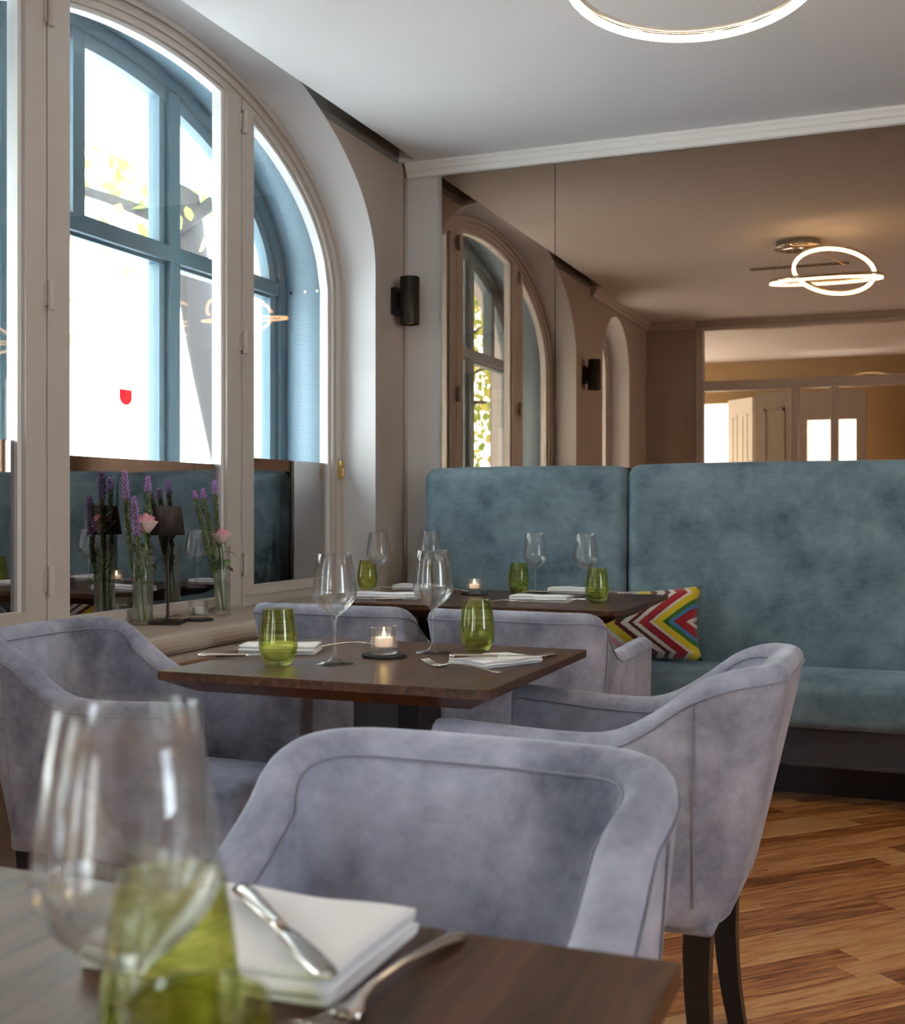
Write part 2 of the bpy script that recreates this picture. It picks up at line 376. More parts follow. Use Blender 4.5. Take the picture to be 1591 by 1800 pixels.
# ------------------------------------------------------------------ window_1: inner casements
def offpath(path, d):
    """offset an open path inward (towards its right-hand side seen along the arch)"""
    out = []
    for i, p in enumerate(path):
        a = Vector(path[max(0, i - 1)]); b = Vector(path[min(len(path) - 1, i + 1)])
        t = (b - a).normalized(); out.append((p[0] + t.y * d, p[1] - t.x * d))
    return out
def archbar(pa, pb, x0, x1, m, name, parent):
    g = G(); n = len(pa); vs = []
    for i in range(n): vs += [(x0, *pa[i]), (x1, *pa[i]), (x1, *pb[i]), (x0, *pb[i])]
    fs = []
    for i in range(n - 1):
        a = i * 4; b = a + 4
        for j in range(4): fs.append((a + j, a + (j + 1) % 4, b + (j + 1) % 4, b + j))
    fs += [(0, 1, 2, 3), tuple(n * 4 - 4 + k for k in (3, 2, 1, 0))]
    d = fixn(me(name, vs, fs, m)); return ob(name, d, parent)
def panel(yc, u0, u1, zb, fn, x0, x1, m, name, parent, n=24):
    """flat pane between u0..u1 from zb to curve fn(u)"""
    us = [u0 + (u1 - u0) * i / n for i in range(n + 1)]
    v = []; 
    for x in (x0, x1):
        for u in us: v.append((x, yc + u, zb))
        for u in us: v.append((x, yc + u, fn(u)))
    k = 2 * (n + 1); f = []
    for i in range(n):
        f.append((i, i + 1, n + 1 + i + 1, n + 1 + i)); f.append((k + i, k + n + 1 + i, k + n + 1 + i + 1, k + i + 1))
        f.append((i, k + i, k + i + 1, i + 1)); f.append((n + 1 + i, n + 2 + i, k + n + 2 + i, k + n + 1 + i))
    f += [(0, n + 1, k + n + 1, k), (n, k + n, k + 2 * n + 1, 2 * n + 1)]
    return ob(name, fixn(me(name, v, f, m)), parent)
def ringbar(pts_out, pts_in, x0, x1, m, name, parent):
    """closed frame between two matching closed outlines in the y-z plane"""
    n = len(pts_out); vs = []
    for i in range(n): vs += [(x0, *pts_out[i]), (x1, *pts_out[i]), (x1, *pts_in[i]), (x0, *pts_in[i])]
    fs = []
    for i in range(n):
        a = i * 4; b = ((i + 1) % n) * 4
        for j in range(4): fs.append((a + j, a + (j + 1) % 4, b + (j + 1) % 4, b + j))
    return ob(name, fixn(me(name, vs, fs, m)), parent)
def sash_outline(u0, u1, zb, fn, yc=YC, n=20):
    p = [(yc + u0, zb)]
    us = [u0 + (u1 - u0) * i / n for i in range(n + 1)]
    p += [(yc + u, fn(u)) for u in us]; p += [(yc + u1, zb)]
    return p
w1 = thing('window_1', 'greige inner casement window with an arched head and three leaves', 'window'); w1['kind'] = 'structure'
ga = lambda u: ell(u, *FGL)
gaf = lambda u: ell(u, 1.262, .69, 1.99)
fo = archpath(YC, *FOUT, SILLZ - .01); fi = archpath(YC, 1.258, .685, 1.99, SILLZ - .01)
archbar(fo, fi, -.215, -.165, M_FRAME, 'outer_frame', w1)
archbar(offpath(fo, -.004), offpath(fo, .016), -.17, -.152, M_FRAME, 'frame_bead', w1)
ob('bottom_rail', G().box(-.216, -.174, YC - 1.3, YC + 1.3, SILLZ - .03, SILLZ + .005).me('bottom_rail', M_FRAME), w1)
FX0, FX1 = -.222, -.172
leaves = [(-1.256, -.578, .783, 1.273), (-.572, .492, .752, 1.24), (.498, 1.256, .783, 1.273)]
for k, (u0, u1, zg, zf) in enumerate(leaves):
    cen = k == 1
    st = .085 if not cen else .098
    i0 = u0 + (st if not (k == 0) else .02); i1 = u1 - (st if not (k == 2) else .02)
    gf = lambda u: ell(u, 1.262, .69, 1.99)
    # sash frame
    lo = sash_outline(u0, u1, SILLZ + .006, lambda u: ell(u, 1.2585, .686, 1.99)); li = sash_outline(i0, i1, zg, lambda u: ell(u, 1.238, .668, 1.985))
    sf = ringbar(lo, li, FX0, FX1, M_FRAME, 'sash', w1)
    # pale glazing stop around the pane
    lj = sash_outline(i0 + .016, i1 - .016, zg + .002, lambda u: ell(u, 1.222, .652, 1.985))
    ringbar([(p[0], p[1]) for p in li], lj, FX0 - .004, FX1 - .016, M_STOP, 'glazing_stop', sf)
    pn = panel(YC, i0 + .01, i1 - .01, zg, lambda u: ell(u, 1.23, .66, 1.985), -.206, -.202, M_PANE, 'pane', sf)
    panel(YC, i0 + .004, i1 - .004, zg + .001, lambda u, zf=zf: zf, -.2015, -.1995, M_FILM, 'mirror_film', sf, 2)
    # bottom rail moulding
    ob('rail_bead', G().box(-.172, -.164, YC + u0 + .03, YC + u1 - .03, zg - .034, zg - .026).me('rail_bead', M_FRAME), sf)
for u in (-.575, .495):
    for z in (2.525, 1.70, .868):
        h = ob('hinge', G().tube([(-.156, YC + u, z - .042), (-.156, YC + u, z + .042)], .0105, 10).box(-.172, -.165, YC + u - .016, YC + u + .016, z - .03, z + .03).me('hinge', M_FRAME), w1)
ob('latch', G().box(-.165, -.148, YC + 1.272, YC + 1.29, 1.205, 1.285).tube([(-.146, YC + 1.281, 1.215), (-.146, YC + 1.281, 1.25)], .006, 8).me('latch', M_BRASS), w1, label='small brass latch')
# sill board with a rounded nose
nose = [(-.165, SILLZ), (.105, SILLZ)] + [(.105 + .034 * sin(pi * i / 8), SILLZ - .034 + .034 * cos(pi * i / 8)) for i in range(1, 9)] + [(.06, SILLZ - .068), (-.165, SILLZ - .04)]
n = len(nose); v = [(x, -3.05, z) for x, z in nose] + [(x, -.2, z) for x, z in nose]
ob('sill', fixn(me('sill', v, [(i, (i + 1) % n, n + (i + 1) % n, n + i) for i in range(n)] + [tuple(range(n)), tuple(range(n, 2 * n))], M_SILL)), w1)

# ------------------------------------------------------------------ window_2: outer steel-blue window, perforated lining
w2 = thing('window_2', 'steel blue outer arched window with glazing bars and perforated metal lining', 'window'); w2['kind'] = 'structure'
def perf_mat():
    m, n, l, p = nt('perforated_blue')
    uv = n.new('ShaderNodeUVMap'); mp = n.new('ShaderNodeMapping'); mp.inputs['Scale'].default_value = (1, 1, 1)
    l.new(uv.outputs[0], mp.inputs['Vector']); sp = n.new('ShaderNodeSeparateXYZ'); l.new(mp.outputs[0], sp.inputs[0])
    def wv(a, sx, b, sy):
        x = n.new('ShaderNodeMath'); x.operation = 'MULTIPLY'; x.inputs[1].default_value = sx; l.new(sp.outputs[0], x.inputs[0])
        y = n.new('ShaderNodeMath'); y.operation = 'MULTIPLY_ADD'; y.inputs[1].default_value = sy; l.new(sp.outputs[1], y.inputs[0]); l.new(x.outputs[0], y.inputs[2])
        c = n.new('ShaderNodeMath'); c.operation = 'COSINE'; l.new(y.outputs[0], c.inputs[0]); return c
    k = 2 * pi / .0105
    a, b, c = wv(0, k, 0, 0), wv(0, k * .5, 0, k * .866), wv(0, -k * .5, 0, k * .866)
    s = n.new('ShaderNodeMath'); s.operation = 'ADD'; l.new(a.outputs[0], s.inputs[0]); l.new(b.outputs[0], s.inputs[1])
    t = n.new('ShaderNodeMath'); t.operation = 'ADD'; l.new(s.outputs[0], t.inputs[0]); l.new(c.outputs[0], t.inputs[1])
    r = n.new('ShaderNodeValToRGB'); r.color_ramp.elements[0].position = .1; r.color_ramp.elements[1].position = .5
    r.color_ramp.elements[0].color = (.34, .50, .62, 1); r.color_ramp.elements[1].color = (.16, .27, .36, 1)
    l.new(t.outputs[0], r.inputs['Fac']); l.new(r.outputs['Color'], p.inputs['Base Color']); p.inputs['Roughness'].default_value = .5
    return m
M_PERF = perf_mat()
def lining(parent, yc, a, b, z0, zb, xa, xb, m):
    pth = archpath(yc, a, b, z0, zb, 60); L = 0; v = []; uv = []; f = []
    for i, q in enumerate(pth):
        if i: L += (Vector(q) - Vector(pth[i - 1])).length
        v += [(xa, *q), (xb, *q)]; uv += [(L, xa), (L, xb)]
        if i: f.append((2 * i - 2, 2 * i - 1, 2 * i + 1, 2 * i))
    o = ob('perforated_lining', me('perforated_lining', v, f, m, True, uv), parent)
    so = o.modifiers.new('th', 'SOLIDIFY'); so.thickness = .004; so.offset = 1
    return o
lining(w2, YC, 1.284, .712, 2.034, .68, -.225, -.428, M_PERF)
for (yy, zz) in ((-.336, 2.03),):
    for xx in (-.27, -.33, -.40): ob('screw', G().tube([(xx, yy - .002, zz), (xx, yy - .006, zz)], .007, 10).me('screw', M_STEEL), w2)
of = archpath(YC, *OARCH, .68); oi = archpath(YC, 1.235, .665, 2.034, .68); oj = archpath(YC, 1.185, .615, 2.034, .72)
archbar(of, oi, -.475, -.428, M_BLUE, 'steel_frame', w2)
archbar(oi, oj, -.495, -.452, M_BLUEL, 'sash_frame', w2)
TRZ0, TRZ1 = 2.008, 2.066
ob('transom', G().box(-.481, -.4285, YC - 1.22, YC + 1.22, TRZ0, TRZ1).box(-.505, -.455, YC - 1.22, YC + 1.22, TRZ0 - .012, TRZ1 + .012).me('transom', M_BLUE), w2)
ga2 = lambda u: ell(u, 1.2, .63, 2.034)
for s in (-1, 1):
    ob('mullion', G().box(-.478, -.432, YC + s * .445 - .032, YC + s * .445 + .032, .68, ga2(.445) + .03).me('mullion', M_BLUE), w2)
    for e in (-1, 1):
        c = s * .445 + e * .048
        ob('mullion_rebate', G().box(-.505, -.456, YC + c - .02, YC + c + .02, .72, ga2(abs(c)) + .01).me('mullion_rebate', M_BLUEL), w2)
    if s < 0: ob('glazing_bar', G().box(-.493, -.436, YC - .135, YC - .075, TRZ1, ga2(.1) + .03).me('glazing_bar', M_BLUE), w2)
    ob('glazing_bar', G().box(-.495, -.435, YC + s * .84 - .03, YC + s * .84 + .03, TRZ1, ga2(.84) + .03).me('glazing_bar', M_BLUE), w2)
xs = [-1.2, -.87, -.81, -.477, -.413, .413, .477, .81, .87, 1.2]
for a, b in ((-1.2, -.87), (-.81, -.477), (-.413, .413), (.477, .81), (.87, 1.2)):
    panel(YC, a, b, TRZ1, ga2, -.482, -.478, M_PANE, 'pane', w2, 10)
for a, b in ((-1.2, -.477), (-.413, .413), (.477, 1.2)):
    panel(YC, a, b, .72, lambda u: TRZ0, -.482, -.478, M_PANE, 'pane', w2, 2)
ob('outer_sill', G().box(-.70, -.22, YC - 1.31, YC + 1.31, .60, .69).me('outer_sill', mat('sandstone', (.42, .38, .33), .8)), w2)
# sticker on the outer pane, grey lettering on the far pane
st = [(-1.4495 - YC - .036 + .0, 1.506), (-1.378 - YC, 1.506)]
def red_vinyl():
    m, n, l, p = nt('red_vinyl'); p.inputs['Base Color'].default_value = (.85, .04, .08, 1)
    tr = n.new('ShaderNodeBsdfTranslucent'); tr.inputs['Color'].default_value = (.85, .05, .10, 1); mx = n.new('ShaderNodeMixShader'); mx.inputs['Fac'].default_value = .6
    l.new(p.outputs[0], mx.inputs[1]); l.new(tr.outputs[0], mx.inputs[2]); l.new(mx.outputs[0], n['Material Output'].inputs['Surface']); return m
def sticker():
    pts = [(-1.452, 1.508), (-1.382, 1.508), (-1.381, 1.482)] + [(-1.417 + .036 * cos(-pi * i / 10), 1.482 - .030 * sin(pi * i / 10)) for i in range(1, 10)] + [(-1.453, 1.482)]
    n = len(pts); v = [(-.4765, *p) for p in pts] + [(-.4775, *p) for p in pts]
    return fixn(me('red_sticker', v, [tuple(range(n)), tuple(range(n, 2 * n))[::-1]] + [(i, (i + 1) % n, n + (i + 1) % n, n + i) for i in range(n)], red_vinyl()))
thing('window_sticker', 'red cup-shaped sticker on the outer window pane', 'sticker', d=sticker())
gl = mat('grey_vinyl', (.45, .44, .43), .6)
lt = thing('window_lettering', 'pale grey vinyl letters low on the far outer pane', 'lettering')
ob('letter', G().box(-.4775, -.4765, -1.775, -1.755, 1.30, 1.52).me('letter', gl), lt)
ring = G(); 
ring.v = []; N = 20
for r in (.035, .055):
    for i in range(N): ring.v.append((-.477, -1.86 + r * cos(2 * pi * i / N), 1.37 + 1.3 * r * sin(2 * pi * i / N)))
ring.f = [(i, (i + 1) % N, N + (i + 1) % N, N + i) for i in range(N)]
ring.box(-.4775, -.4765, -1.925, -1.905, 1.30, 1.46)
ob('letter', me('letter', ring.v, ring.f, gl), lt)

# ------------------------------------------------------------------ window_3: narrow arched window by the entrance
w3 = thing('window_3', 'narrow arched window on the window wall near the entrance', 'window'); w3['kind'] = 'structure'
yc3, a3, b3, z3 = WIN2
archbar(archpath(yc3, a3 + .004, b3 + .004, z3, SILLZ - .02), archpath(yc3, a3 - .06, b3 - .06, z3, SILLZ - .02), -.215, -.165, M_FRAME, 'outer_frame', w3)
archbar(archpath(yc3, a3 - .06, b3 - .06, z3, SILLZ), archpath(yc3, a3 - .078, b3 - .078, z3, SILLZ), -.215, -.175, M_STOP, 'glazing_stop', w3)
panel(yc3, -.36, .36, SILLZ, lambda u: ell(u, .36, .35, z3), -.204, -.2, M_PANE, 'pane', w3)
archbar(archpath(yc3, a3 + .004, b3 + .004, z3, .6), archpath(yc3, a3 - .06, b3 - .06, z3, .6), -.50, -.44, M_BLUE, 'steel_frame', w3)
ob('mullion', G().box(-.49, -.45, yc3 - .025, yc3 + .025, SILLZ, z3 + b3 - .05).box(-.49, -.45, yc3 - .4, yc3 + .4, 2.01, 2.06).me('mullion', M_BLUE), w3)
ob('sill', G().box(-.165, .04, yc3 - .47, yc3 + .47, SILLZ - .06, SILLZ).me('sill', M_SILL), w3)
ob('outer_sill', G().box(-.68, -.165, yc3 - .43, yc3 + .43, .6, SILLZ - .02).me('outer_sill', M_SILL), w3)

# ------------------------------------------------------------------ glazed partition behind the camera and the entrance beyond
pt = thing('wall_front', 'glazed timber partition wall', 'wall'); pt['kind'] = 'structure'
ob('wall_panel', G().box(-.02, .42, YF - .08, YF, 0, TOP).me('wall_panel', M_WALL), pt)
ob('wall_panel', G().box(2.95, XR, YF - .08, YF, 0, TOP).me('wall_panel', M_WALL), pt)
ob('wall_panel', G().box(.42, 2.95, YF - .08, YF, 2.585, TOP).me('wall_panel', M_WALL), pt)
def fr(x0, x1, z0, z1, nm='post'): bev(ob(nm, G().box(x0, x1, YF - .075, YF + .012, z0, z1).me(nm, M_FRAME), pt), .006)
fr(.42, .485, 0, 2.585); fr(1.19, 1.25, 0, 2.05); fr(1.50, 1.56, 0, 2.05); fr(2.88, 2.95, 0, 2.585)
fr(.485, 2.88, 2.048, 2.132, 'rail'); fr(.485, 2.88, 2.55, 2.585, 'rail'); fr(.485, 1.19, .0, .5, 'rail'); fr(1.25, 1.5, .0, .5, 'rail')
for x0, x1, z0, z1 in ((.485, 2.88, 2.132, 2.55), (.485, 1.19, .5, 2.048), (1.25, 1.5, .5, 2.048)):
    ob('pane', G().box(x0, x1, YF - .034, YF - .03, z0, z1).me('pane', M_PANE), pt)
for k, (y0, y1) in enumerate(((-4.7, -3.7),)):  # unseen window, added to let neutral fill light into the room
    w4 = thing('window_%d' % (4 + k), 'added unseen timber window in the right wall, for fill light', 'window'); w4['kind'] = 'structure'
    ym = (y0 + y1) / 2
    ob('outer_frame', G().box(XR + .08, XR + .14, y0, y0 + .06, .85, 2.4).box(XR + .08, XR + .14, y1 - .06, y1, .85, 2.4).box(XR + .08, XR + .14, y0 + .06, y1 - .06, .85, .91).box(XR + .08, XR + .14, y0 + .06, y1 - .06, 2.34, 2.4).box(XR + .08, XR + .14, ym - .03, ym + .03, .91, 2.34).me('outer_frame', M_FRAME), w4)
    for a, b in ((y0 + .06, ym - .03), (ym + .03, y1 - .06)): ob('pane', G().box(XR + .108, XR + .112, a, b, .91, 2.34).me('pane', M_PANE), w4)
VY = YF - 2.3
amber = mat('amber_plaster', (.40, .27, .13), .85)
vb = thing('wall_entrance', 'entrance lobby walls behind the glazed partition', 'wall'); vb['kind'] = 'structure'
ob('lobby_ceiling', G().box(-.62, XR, VY, YF - .08, 2.56, 2.7).me('lobby_ceiling', M_CEIL), vb)
ob('lobby_wall', G().box(-.62, -.1, VY - .1, VY, 0, 2.7).box(.40, 1.1, VY - .1, VY, 0, 2.7).box(1.65, XR, VY - .1, VY, 0, 2.7).box(1.1, 1.65, VY - .1, VY, 2.1, 2.7).box(-.1, .40, VY - .1, VY, 2.14, 2.7).me('lobby_wall', amber), vb)
ob('lobby_side_wall', G().box(-.62, -.5, VY, YF - .08, 0, .5).box(-.62, -.5, VY, YF - .08, 2.5, 2.7).box(-.62, -.5, VY, VY + .15, .5, 2.5).box(-.62, -.5, YF - .25, YF - .08, .5, 2.5).me('lobby_side_wall', amber), vb)
ob('fill_glazing', G().box(-.57, -.566, VY + .15, YF - .25, .5, 2.5).me('fill_glazing', M_PANE), vb)  # unseen glazing, added so daylight reaches the room through the lobby
portal((-.6, (VY + YF) / 2, 1.5), (0, -pi / 2, 0), 2.0, 1.9)
portal((.15, VY - .02, 1.07), (pi / 2, 0, 0), .5, 2.1)
M_DOOR = mat('door_white', (.78, .74, .68), .5); M_DOORD = mat('door_taupe', (.36, .31, .26), .5)
def pdoor(name, label, p0, p1, H, m, n=2):
    dx, dy = p1[0] - p0[0], p1[1] - p0[1]; W_ = sqrt(dx * dx + dy * dy)
    t = thing(name, label, 'door', (*p0, 0), atan2(dy, dx)); t['kind'] = 'structure'
    ob('door_leaf', G().box(0, W_, -.018, .018, .01, H).me('door_leaf', m), t)
    st_ = .08; pw = (W_ - st_ * (n + 1)) / n
    for k in range(n):
        x0 = st_ + k * (pw + st_)
        for z0, z1 in ((.18, .85), (1.0, H - .16)):
            gg = G()
            for sd in (-1, 1):
                y0, y1 = (.018, .028) if sd > 0 else (-.028, -.018)
                gg.box(x0, x0 + pw, y0, y1, z0, z0 + .022).box(x0, x0 + pw, y0, y1, z1 - .022, z1).box(x0, x0 + .022, y0, y1, z0, z1).box(x0 + pw - .022, x0 + pw, y0, y1, z0, z1)
            ob('panel_moulding', gg.me('panel_moulding', m), t)
    return t
pdoor('door_1', 'white panelled entrance door standing open beside the bright doorway', (.36, VY + .03), (.645, VY + .36), 2.16, M_DOOR)
pdoor('door_2', 'taupe panelled lobby door leaf next to the white one', (.66, VY + .37), (1.02, VY + .37), 2.2, M_DOORD, 1)
d3 = thing('door_3', 'taupe lobby door with small glass panes', 'door'); d3['kind'] = 'structure'
ob('door_frame', G().box(1.06, 1.15, VY + .35, VY + .39, 0, 2.2).box(1.60, 1.69, VY + .35, VY + .39, 0, 2.2).box(1.15, 1.60, VY + .35, VY + .39, 1.92, 2.2).box(1.15, 1.60, VY + .35, VY + .39, 0, .5).box(1.15, 1.60, VY + .35, VY + .39, 1.40, 1.46).me('door_frame', M_DOORD), d3)
for z0, z1 in ((.5, 1.4), (1.46, 1.92)):
    ob('pane', G().box(1.15, 1.60, VY + .365, VY + .375, z0, z1).me('pane', mat('frosted_lit_glass', (.9, .85, .75), .6, trans=.8)), d3)

# ------------------------------------------------------------------ smoked mirror panels on the back wall
for x0, x1, lab in ((.19, .7175, 'narrow bronze tinted mirror panel reflecting the arched window'), (.7205, 3.2, 'wide bronze tinted mirror panel reflecting the ceiling lamp')):
    thing('mirror_panel', lab, 'mirror', (0, 0, 0), d=G().box(x0, x1, -.02, -.002, .5, 2.571).me('mirror_panel', M_BRONZE))

# ------------------------------------------------------------------ banquette
bq = thing('banquette_bench', 'long high-backed banquette in mottled teal velvet along the mirror wall', 'banquette')
def cushion(name, x0, x1, y0, y1, z0, z1, r, m, parent, lean=0, crown=0.0, nx=14, seg=4):
    """soft block: rounded edges, slightly crowned faces"""
    d = bpy.data.meshes.new(name); b = bmesh.new()
    bmesh.ops.create_cube(b, size=1)
    for v in b.verts: v.co = Vector(((x0 + x1) / 2 + v.co.x * (x1 - x0), (y0 + y1) / 2 + v.co.y * (y1 - y0), (z0 + z1) / 2 + v.co.z * (z1 - z0)))
    bmesh.ops.bevel(b, geom=b.edges[:] , offset=r, segments=seg, profile=.5, affect='EDGES')
    bmesh.ops.subdivide_edges(b, edges=[e for e in b.edges if e.calc_length() > .12], cuts=5, use_grid_fill=True)
    for v in b.verts:
        tx = (v.co.x - x0) / (x1 - x0) * 2 - 1; tz = (v.co.z - z0) / (z1 - z0) * 2 - 1; ty = (v.co.y - y0) / (y1 - y0) * 2 - 1
        k = max(0, 1 - tx ** 4)
        if crown:
            v.co.z += crown * k * max(0, tz) * (1 - ty ** 4); v.co.y -= crown * k * max(0, -ty) * (1 - tz ** 4)
        if lean: v.co.y += lean * (v.co.z - z0)
    b.to_mesh(d); b.free(); d.materials.append(m); d.polygons.foreach_set('use_smooth', [True] * len(d.polygons))
    return ob(name, d, parent)
cushion('back_panel', .165, 1.068, -.205, -.052, .40, 1.25, .045, M_BANQ, bq, .03, .008)
cushion('back_panel', 1.072, 2.70, -.205, -.052, .40, 1.256, .045, M_BANQ, bq, .03, .008)
cushion('back_panel', 2.704, 4.2, -.205, -.052, .40, 1.256, .045, M_BANQ, bq, .03, .008)
cushion('seat', .165, 2.7, -.58, -.14, .29, .462, .04, M_BANQ, bq, 0, .010)
cushion('seat', 2.703, 4.2, -.58, -.14, .29, .462, .04, M_BANQ, bq, 0, .010)
M_BASE = mat('bench_base', (.05, .05, .055), .5)
bev(ob('base_panel', G().box(.18, 4.19, -.52, -.06, .15, .295).box(.18, 4.19, -.525, -.06, .15, .165).me('base_panel', M_BASE), bq), .003)
ob('plinth', G().box(.2, 4.17, -.30, -.06, 0.0, .15).me('plinth', M_BLACK), bq)

# ------------------------------------------------------------------ tub chairs
HW, XB, XF, RC = .270, -.30, .27, .115
def upath(n_arm=9, n_arc=9, n_back=8):
    p = []
    for i in range(n_arm): p.append((XF + (XB + RC - XF) * i / n_arm, -HW, 0, -1))
    for i in range(n_arc): a = pi / 2 * i / n_arc; p.append((XB + RC - RC * sin(a), -HW + RC - RC * cos(a), -sin(a), -cos(a)))
    for i in range(n_back + 1): p.append((XB, -HW + RC + (2 * HW - 2 * RC) * i / n_back, -1, 0))
    q = [(x, -y, nx, -ny) for x, y, nx, ny in p[:n_arm + n_arc]][::-1]
    return [(x, y * (1 - .13 * (XF - x) / (XF - XB)), nx, ny) for x, y, nx, ny in p + q]
def sst(a, b, x): t = min(1, max(0, (x - a) / (b - a))); return t * t * (3 - 2 * t)
ARM, BACK = .680, .800
def toph(x, y): return ARM + (BACK - ARM) * sst(-.03, -.29, x) - .012 * sst(-.3, -.02, x) * sst(.3, .02, x) + .004 * (1 - (y / HW) ** 2) * sst(-.2, -.3, x)
UP = upath(); TH = .068; ZB = .315
def chair_pt(x, y, nx, ny, n, z):
    """point at distance n inward from the outer face, at height z; back leans outward with height"""
    lean = (.075 * max(0, -nx) + .012 * abs(ny)) * (z - .5) / .33
    return (x - nx * n + nx * lean, y - ny * n + ny * lean, z)
def shell():
    v = []; f = []; K = 0
    for (x, y, nx, ny) in UP:
        h = toph(x, y)
        fr_ = .0
        sec = [(.02, ZB), (.006, ZB + .012), (0, ZB + .05), (0, (ZB + h) / 2), (0, h - .045), (.001, h - .022), (.012, h - .006), (TH * .5, h), (TH - .012, h - .006), (TH - .001, h - .022), (TH, h - .045), (TH, (.40 + h) / 2), (TH, .40), (TH, ZB + .02)]
        K = len(sec)
        for n_, z in sec: v.append(chair_pt(x, y, nx, ny, n_, z))
    N = len(UP)
    for i in range(N - 1):
        for j in range(K): f.append((i * K + j, i * K + (j + 1) % K, (i + 1) * K + (j + 1) % K, (i + 1) * K + j))
    # rounded arm fronts: two extra rings pulled forward and shrunk
    for end, i0 in ((0, 0), (1, N - 1)):
        base = [Vector(v[i0 * K + j]) for j in range(K)]; c = sum(base, Vector()) / K
        prev = [i0 * K + j for j in range(K)]
        for dx, sc in ((.016, .93), (.024, .72)):
            k = len(v)
            for p in base:
                q = c + (p - c); q.y = c.y + (p.y - c.y) * sc; q.z = c.z + (p.z - c.z) * (1 - (1 - sc) * .12); q.x = p.x + dx; v.append(tuple(q))
            cur = list(range(k, k + K))
            for j in range(K): f.append((prev[j], prev[(j + 1) % K], cur[(j + 1) % K], cur[j]))
            prev = cur
        f.append(tuple(prev))
    return fixn(me('shell', v, f, M_CHAIR, True))
def edge_line(n_, dz): return [chair_pt(x, y, nx, ny, n_, toph(x, y) + dz) for x, y, nx, ny in UP]
ch_shell = shell()
gp = G().tube(edge_line(-.0005, -.030), .0017, 6); ch_pipe_o = gp.me('piping', M_PIPE, True)
ch_pipe_i = G().tube(edge_line(TH + .0005, -.030), .0017, 6).me('piping', M_PIPE, True)
def seam_line(i):
    x, y, nx, ny = UP[i]; h = toph(x, y)
    return [chair_pt(x, y, nx, ny, -.001, ZB + .05 + (h - .03 - ZB - .05) * k / 8) for k in range(9)]
ch_seam = [G().tube(seam_line(i), .0014, 6).me('seam', M_PIPE, True) for i in (10, len(UP) - 11)]
def leg(x0, y0, x1, y1, curve=0):
    g = G(); pts = []
    for k in range(6):
        t = k / 5; z = .335 * (1 - t); s = .026 - .009 * t
        x = x0 + (x1 - x0) * t + curve * 4 * t * (1 - t); y = y0 + (y1 - y0) * t
        pts += [(x - s, y - s, z), (x + s, y - s, z), (x + s, y + s, z), (x - s, y + s, z)]
    f = [(0, 1, 2, 3), (20, 23, 22, 21)]
    for k in range(5):
        for j in range(4): f.append((4 * k + j, 4 * k + (j + 1) % 4, 4 * k + 4 + (j + 1) % 4, 4 * k + 4 + j))
    return fixn(me('leg', pts, f, M_BLACK))
ch_legs = [leg(.22, -.215, .225, -.215), leg(.22, .215, .225, .215), leg(-.205, -.165, -.225, -.17, .012), leg(-.205, .165, -.225, .17, .012)]
def make_chair(label, loc, rz, first=[None]):
    t = thing('tub_chair', label, 'chair', (*loc, 0), rz, 'lavender velvet tub chairs')
    o = ob('shell', ch_shell, t); smod(o, 1)
    ob('piping', ch_pipe_o, t); ob('piping', ch_pipe_i, t)
    for s_ in ch_seam: ob('seam', s_, t)
    for l_ in ch_legs: ob('leg', l_, t)
    if first[0] is None:
        sc = cushion('seat', -.225, .30, -.19, .19, .33, .465, .035, M_CHAIR, t, 0, .012); first[0] = sc.data
        ap = cushion('seat_base', -.235, .262, -.205, .205, .305, .36, .012, M_CHAIR, t); first.append(ap.data)
    else:
        ob('seat', first[0], t); ob('seat_base', first[1], t)
    return t
make_chair('foreground tub chair with its padded inside facing the nearest table', (1.692, -3.945), -pi / 2 - radians(2))
make_chair('tub chair right of the middle table with its outer back and dark legs in view', (1.617, -2.62), pi)
make_chair('tub chair by the window at the left side of the middle table', (.515, -2.65), 0)
make_chair('tub chair seen from behind at the back table, nearest the window', (.575, -1.58), pi / 2)
make_chair('tub chair seen from behind at the back table, nearest the zigzag cushion', (1.142, -1.58), pi / 2)

# ------------------------------------------------------------------ tables
def table(label, x0, x1, y0, y1, H=.75, cols=1):
    cx, cy_ = (x0 + x1) / 2, (y0 + y1) / 2
    t = thing('dining_table', label, 'table', (cx, cy_, 0), 0, 'dark wooden dining tables')
    a, b = (x1 - x0) / 2, (y1 - y0) / 2; i = .058
    v = []
    for (aa, bb, z) in ((a - .0015, b - .0015, H), (a, b, H - .0015), (a, b, H - .017), (a - i, b - i, H - .046)):
        v += [(-aa, -bb, z), (aa, -bb, z), (aa, bb, z), (-aa, bb, z)]
    f = [(0, 1, 2, 3), (15, 14, 13, 12)]
    for k in range(3):
        for j in range(4): f.append((4 * k + j, 4 * k + (j + 1) % 4, 4 * k + 4 + (j + 1) % 4, 4 * k + 4 + j))
    ob('tabletop', fixn(me('tabletop', v, f, M_TABLE)), t)
    xs_ = [0] if cols == 1 else [-a * .55, a * .55]
    for x in xs_:
        bev(ob('column', G().box(x - .055, x + .055, -.055, .055, .012, H - .05).me('column', M_BLACK), t), .004)
        bev(ob('top_bracket', G().box(x - .17, x + .17, -.17, .17, H - .052, H - .046).me('top_bracket', M_BLACK), t), .002)
        bev(ob('foot_plate', G().box(x - .2, x + .2, -.2, .2, 0, .014).me('foot_plate', M_BLACK), t), .003)
    return t
table('square dark walnut table set for two in the middle of the room', .753, 1.470, -2.955, -2.28)
table('long dark walnut table set for four in front of the banquette', .28, 1.30, -1.25, -.47, cols=2)
table('nearest dark wooden table cut by the bottom edge of the picture', 1.32, 2.04, -4.84, -4.12)

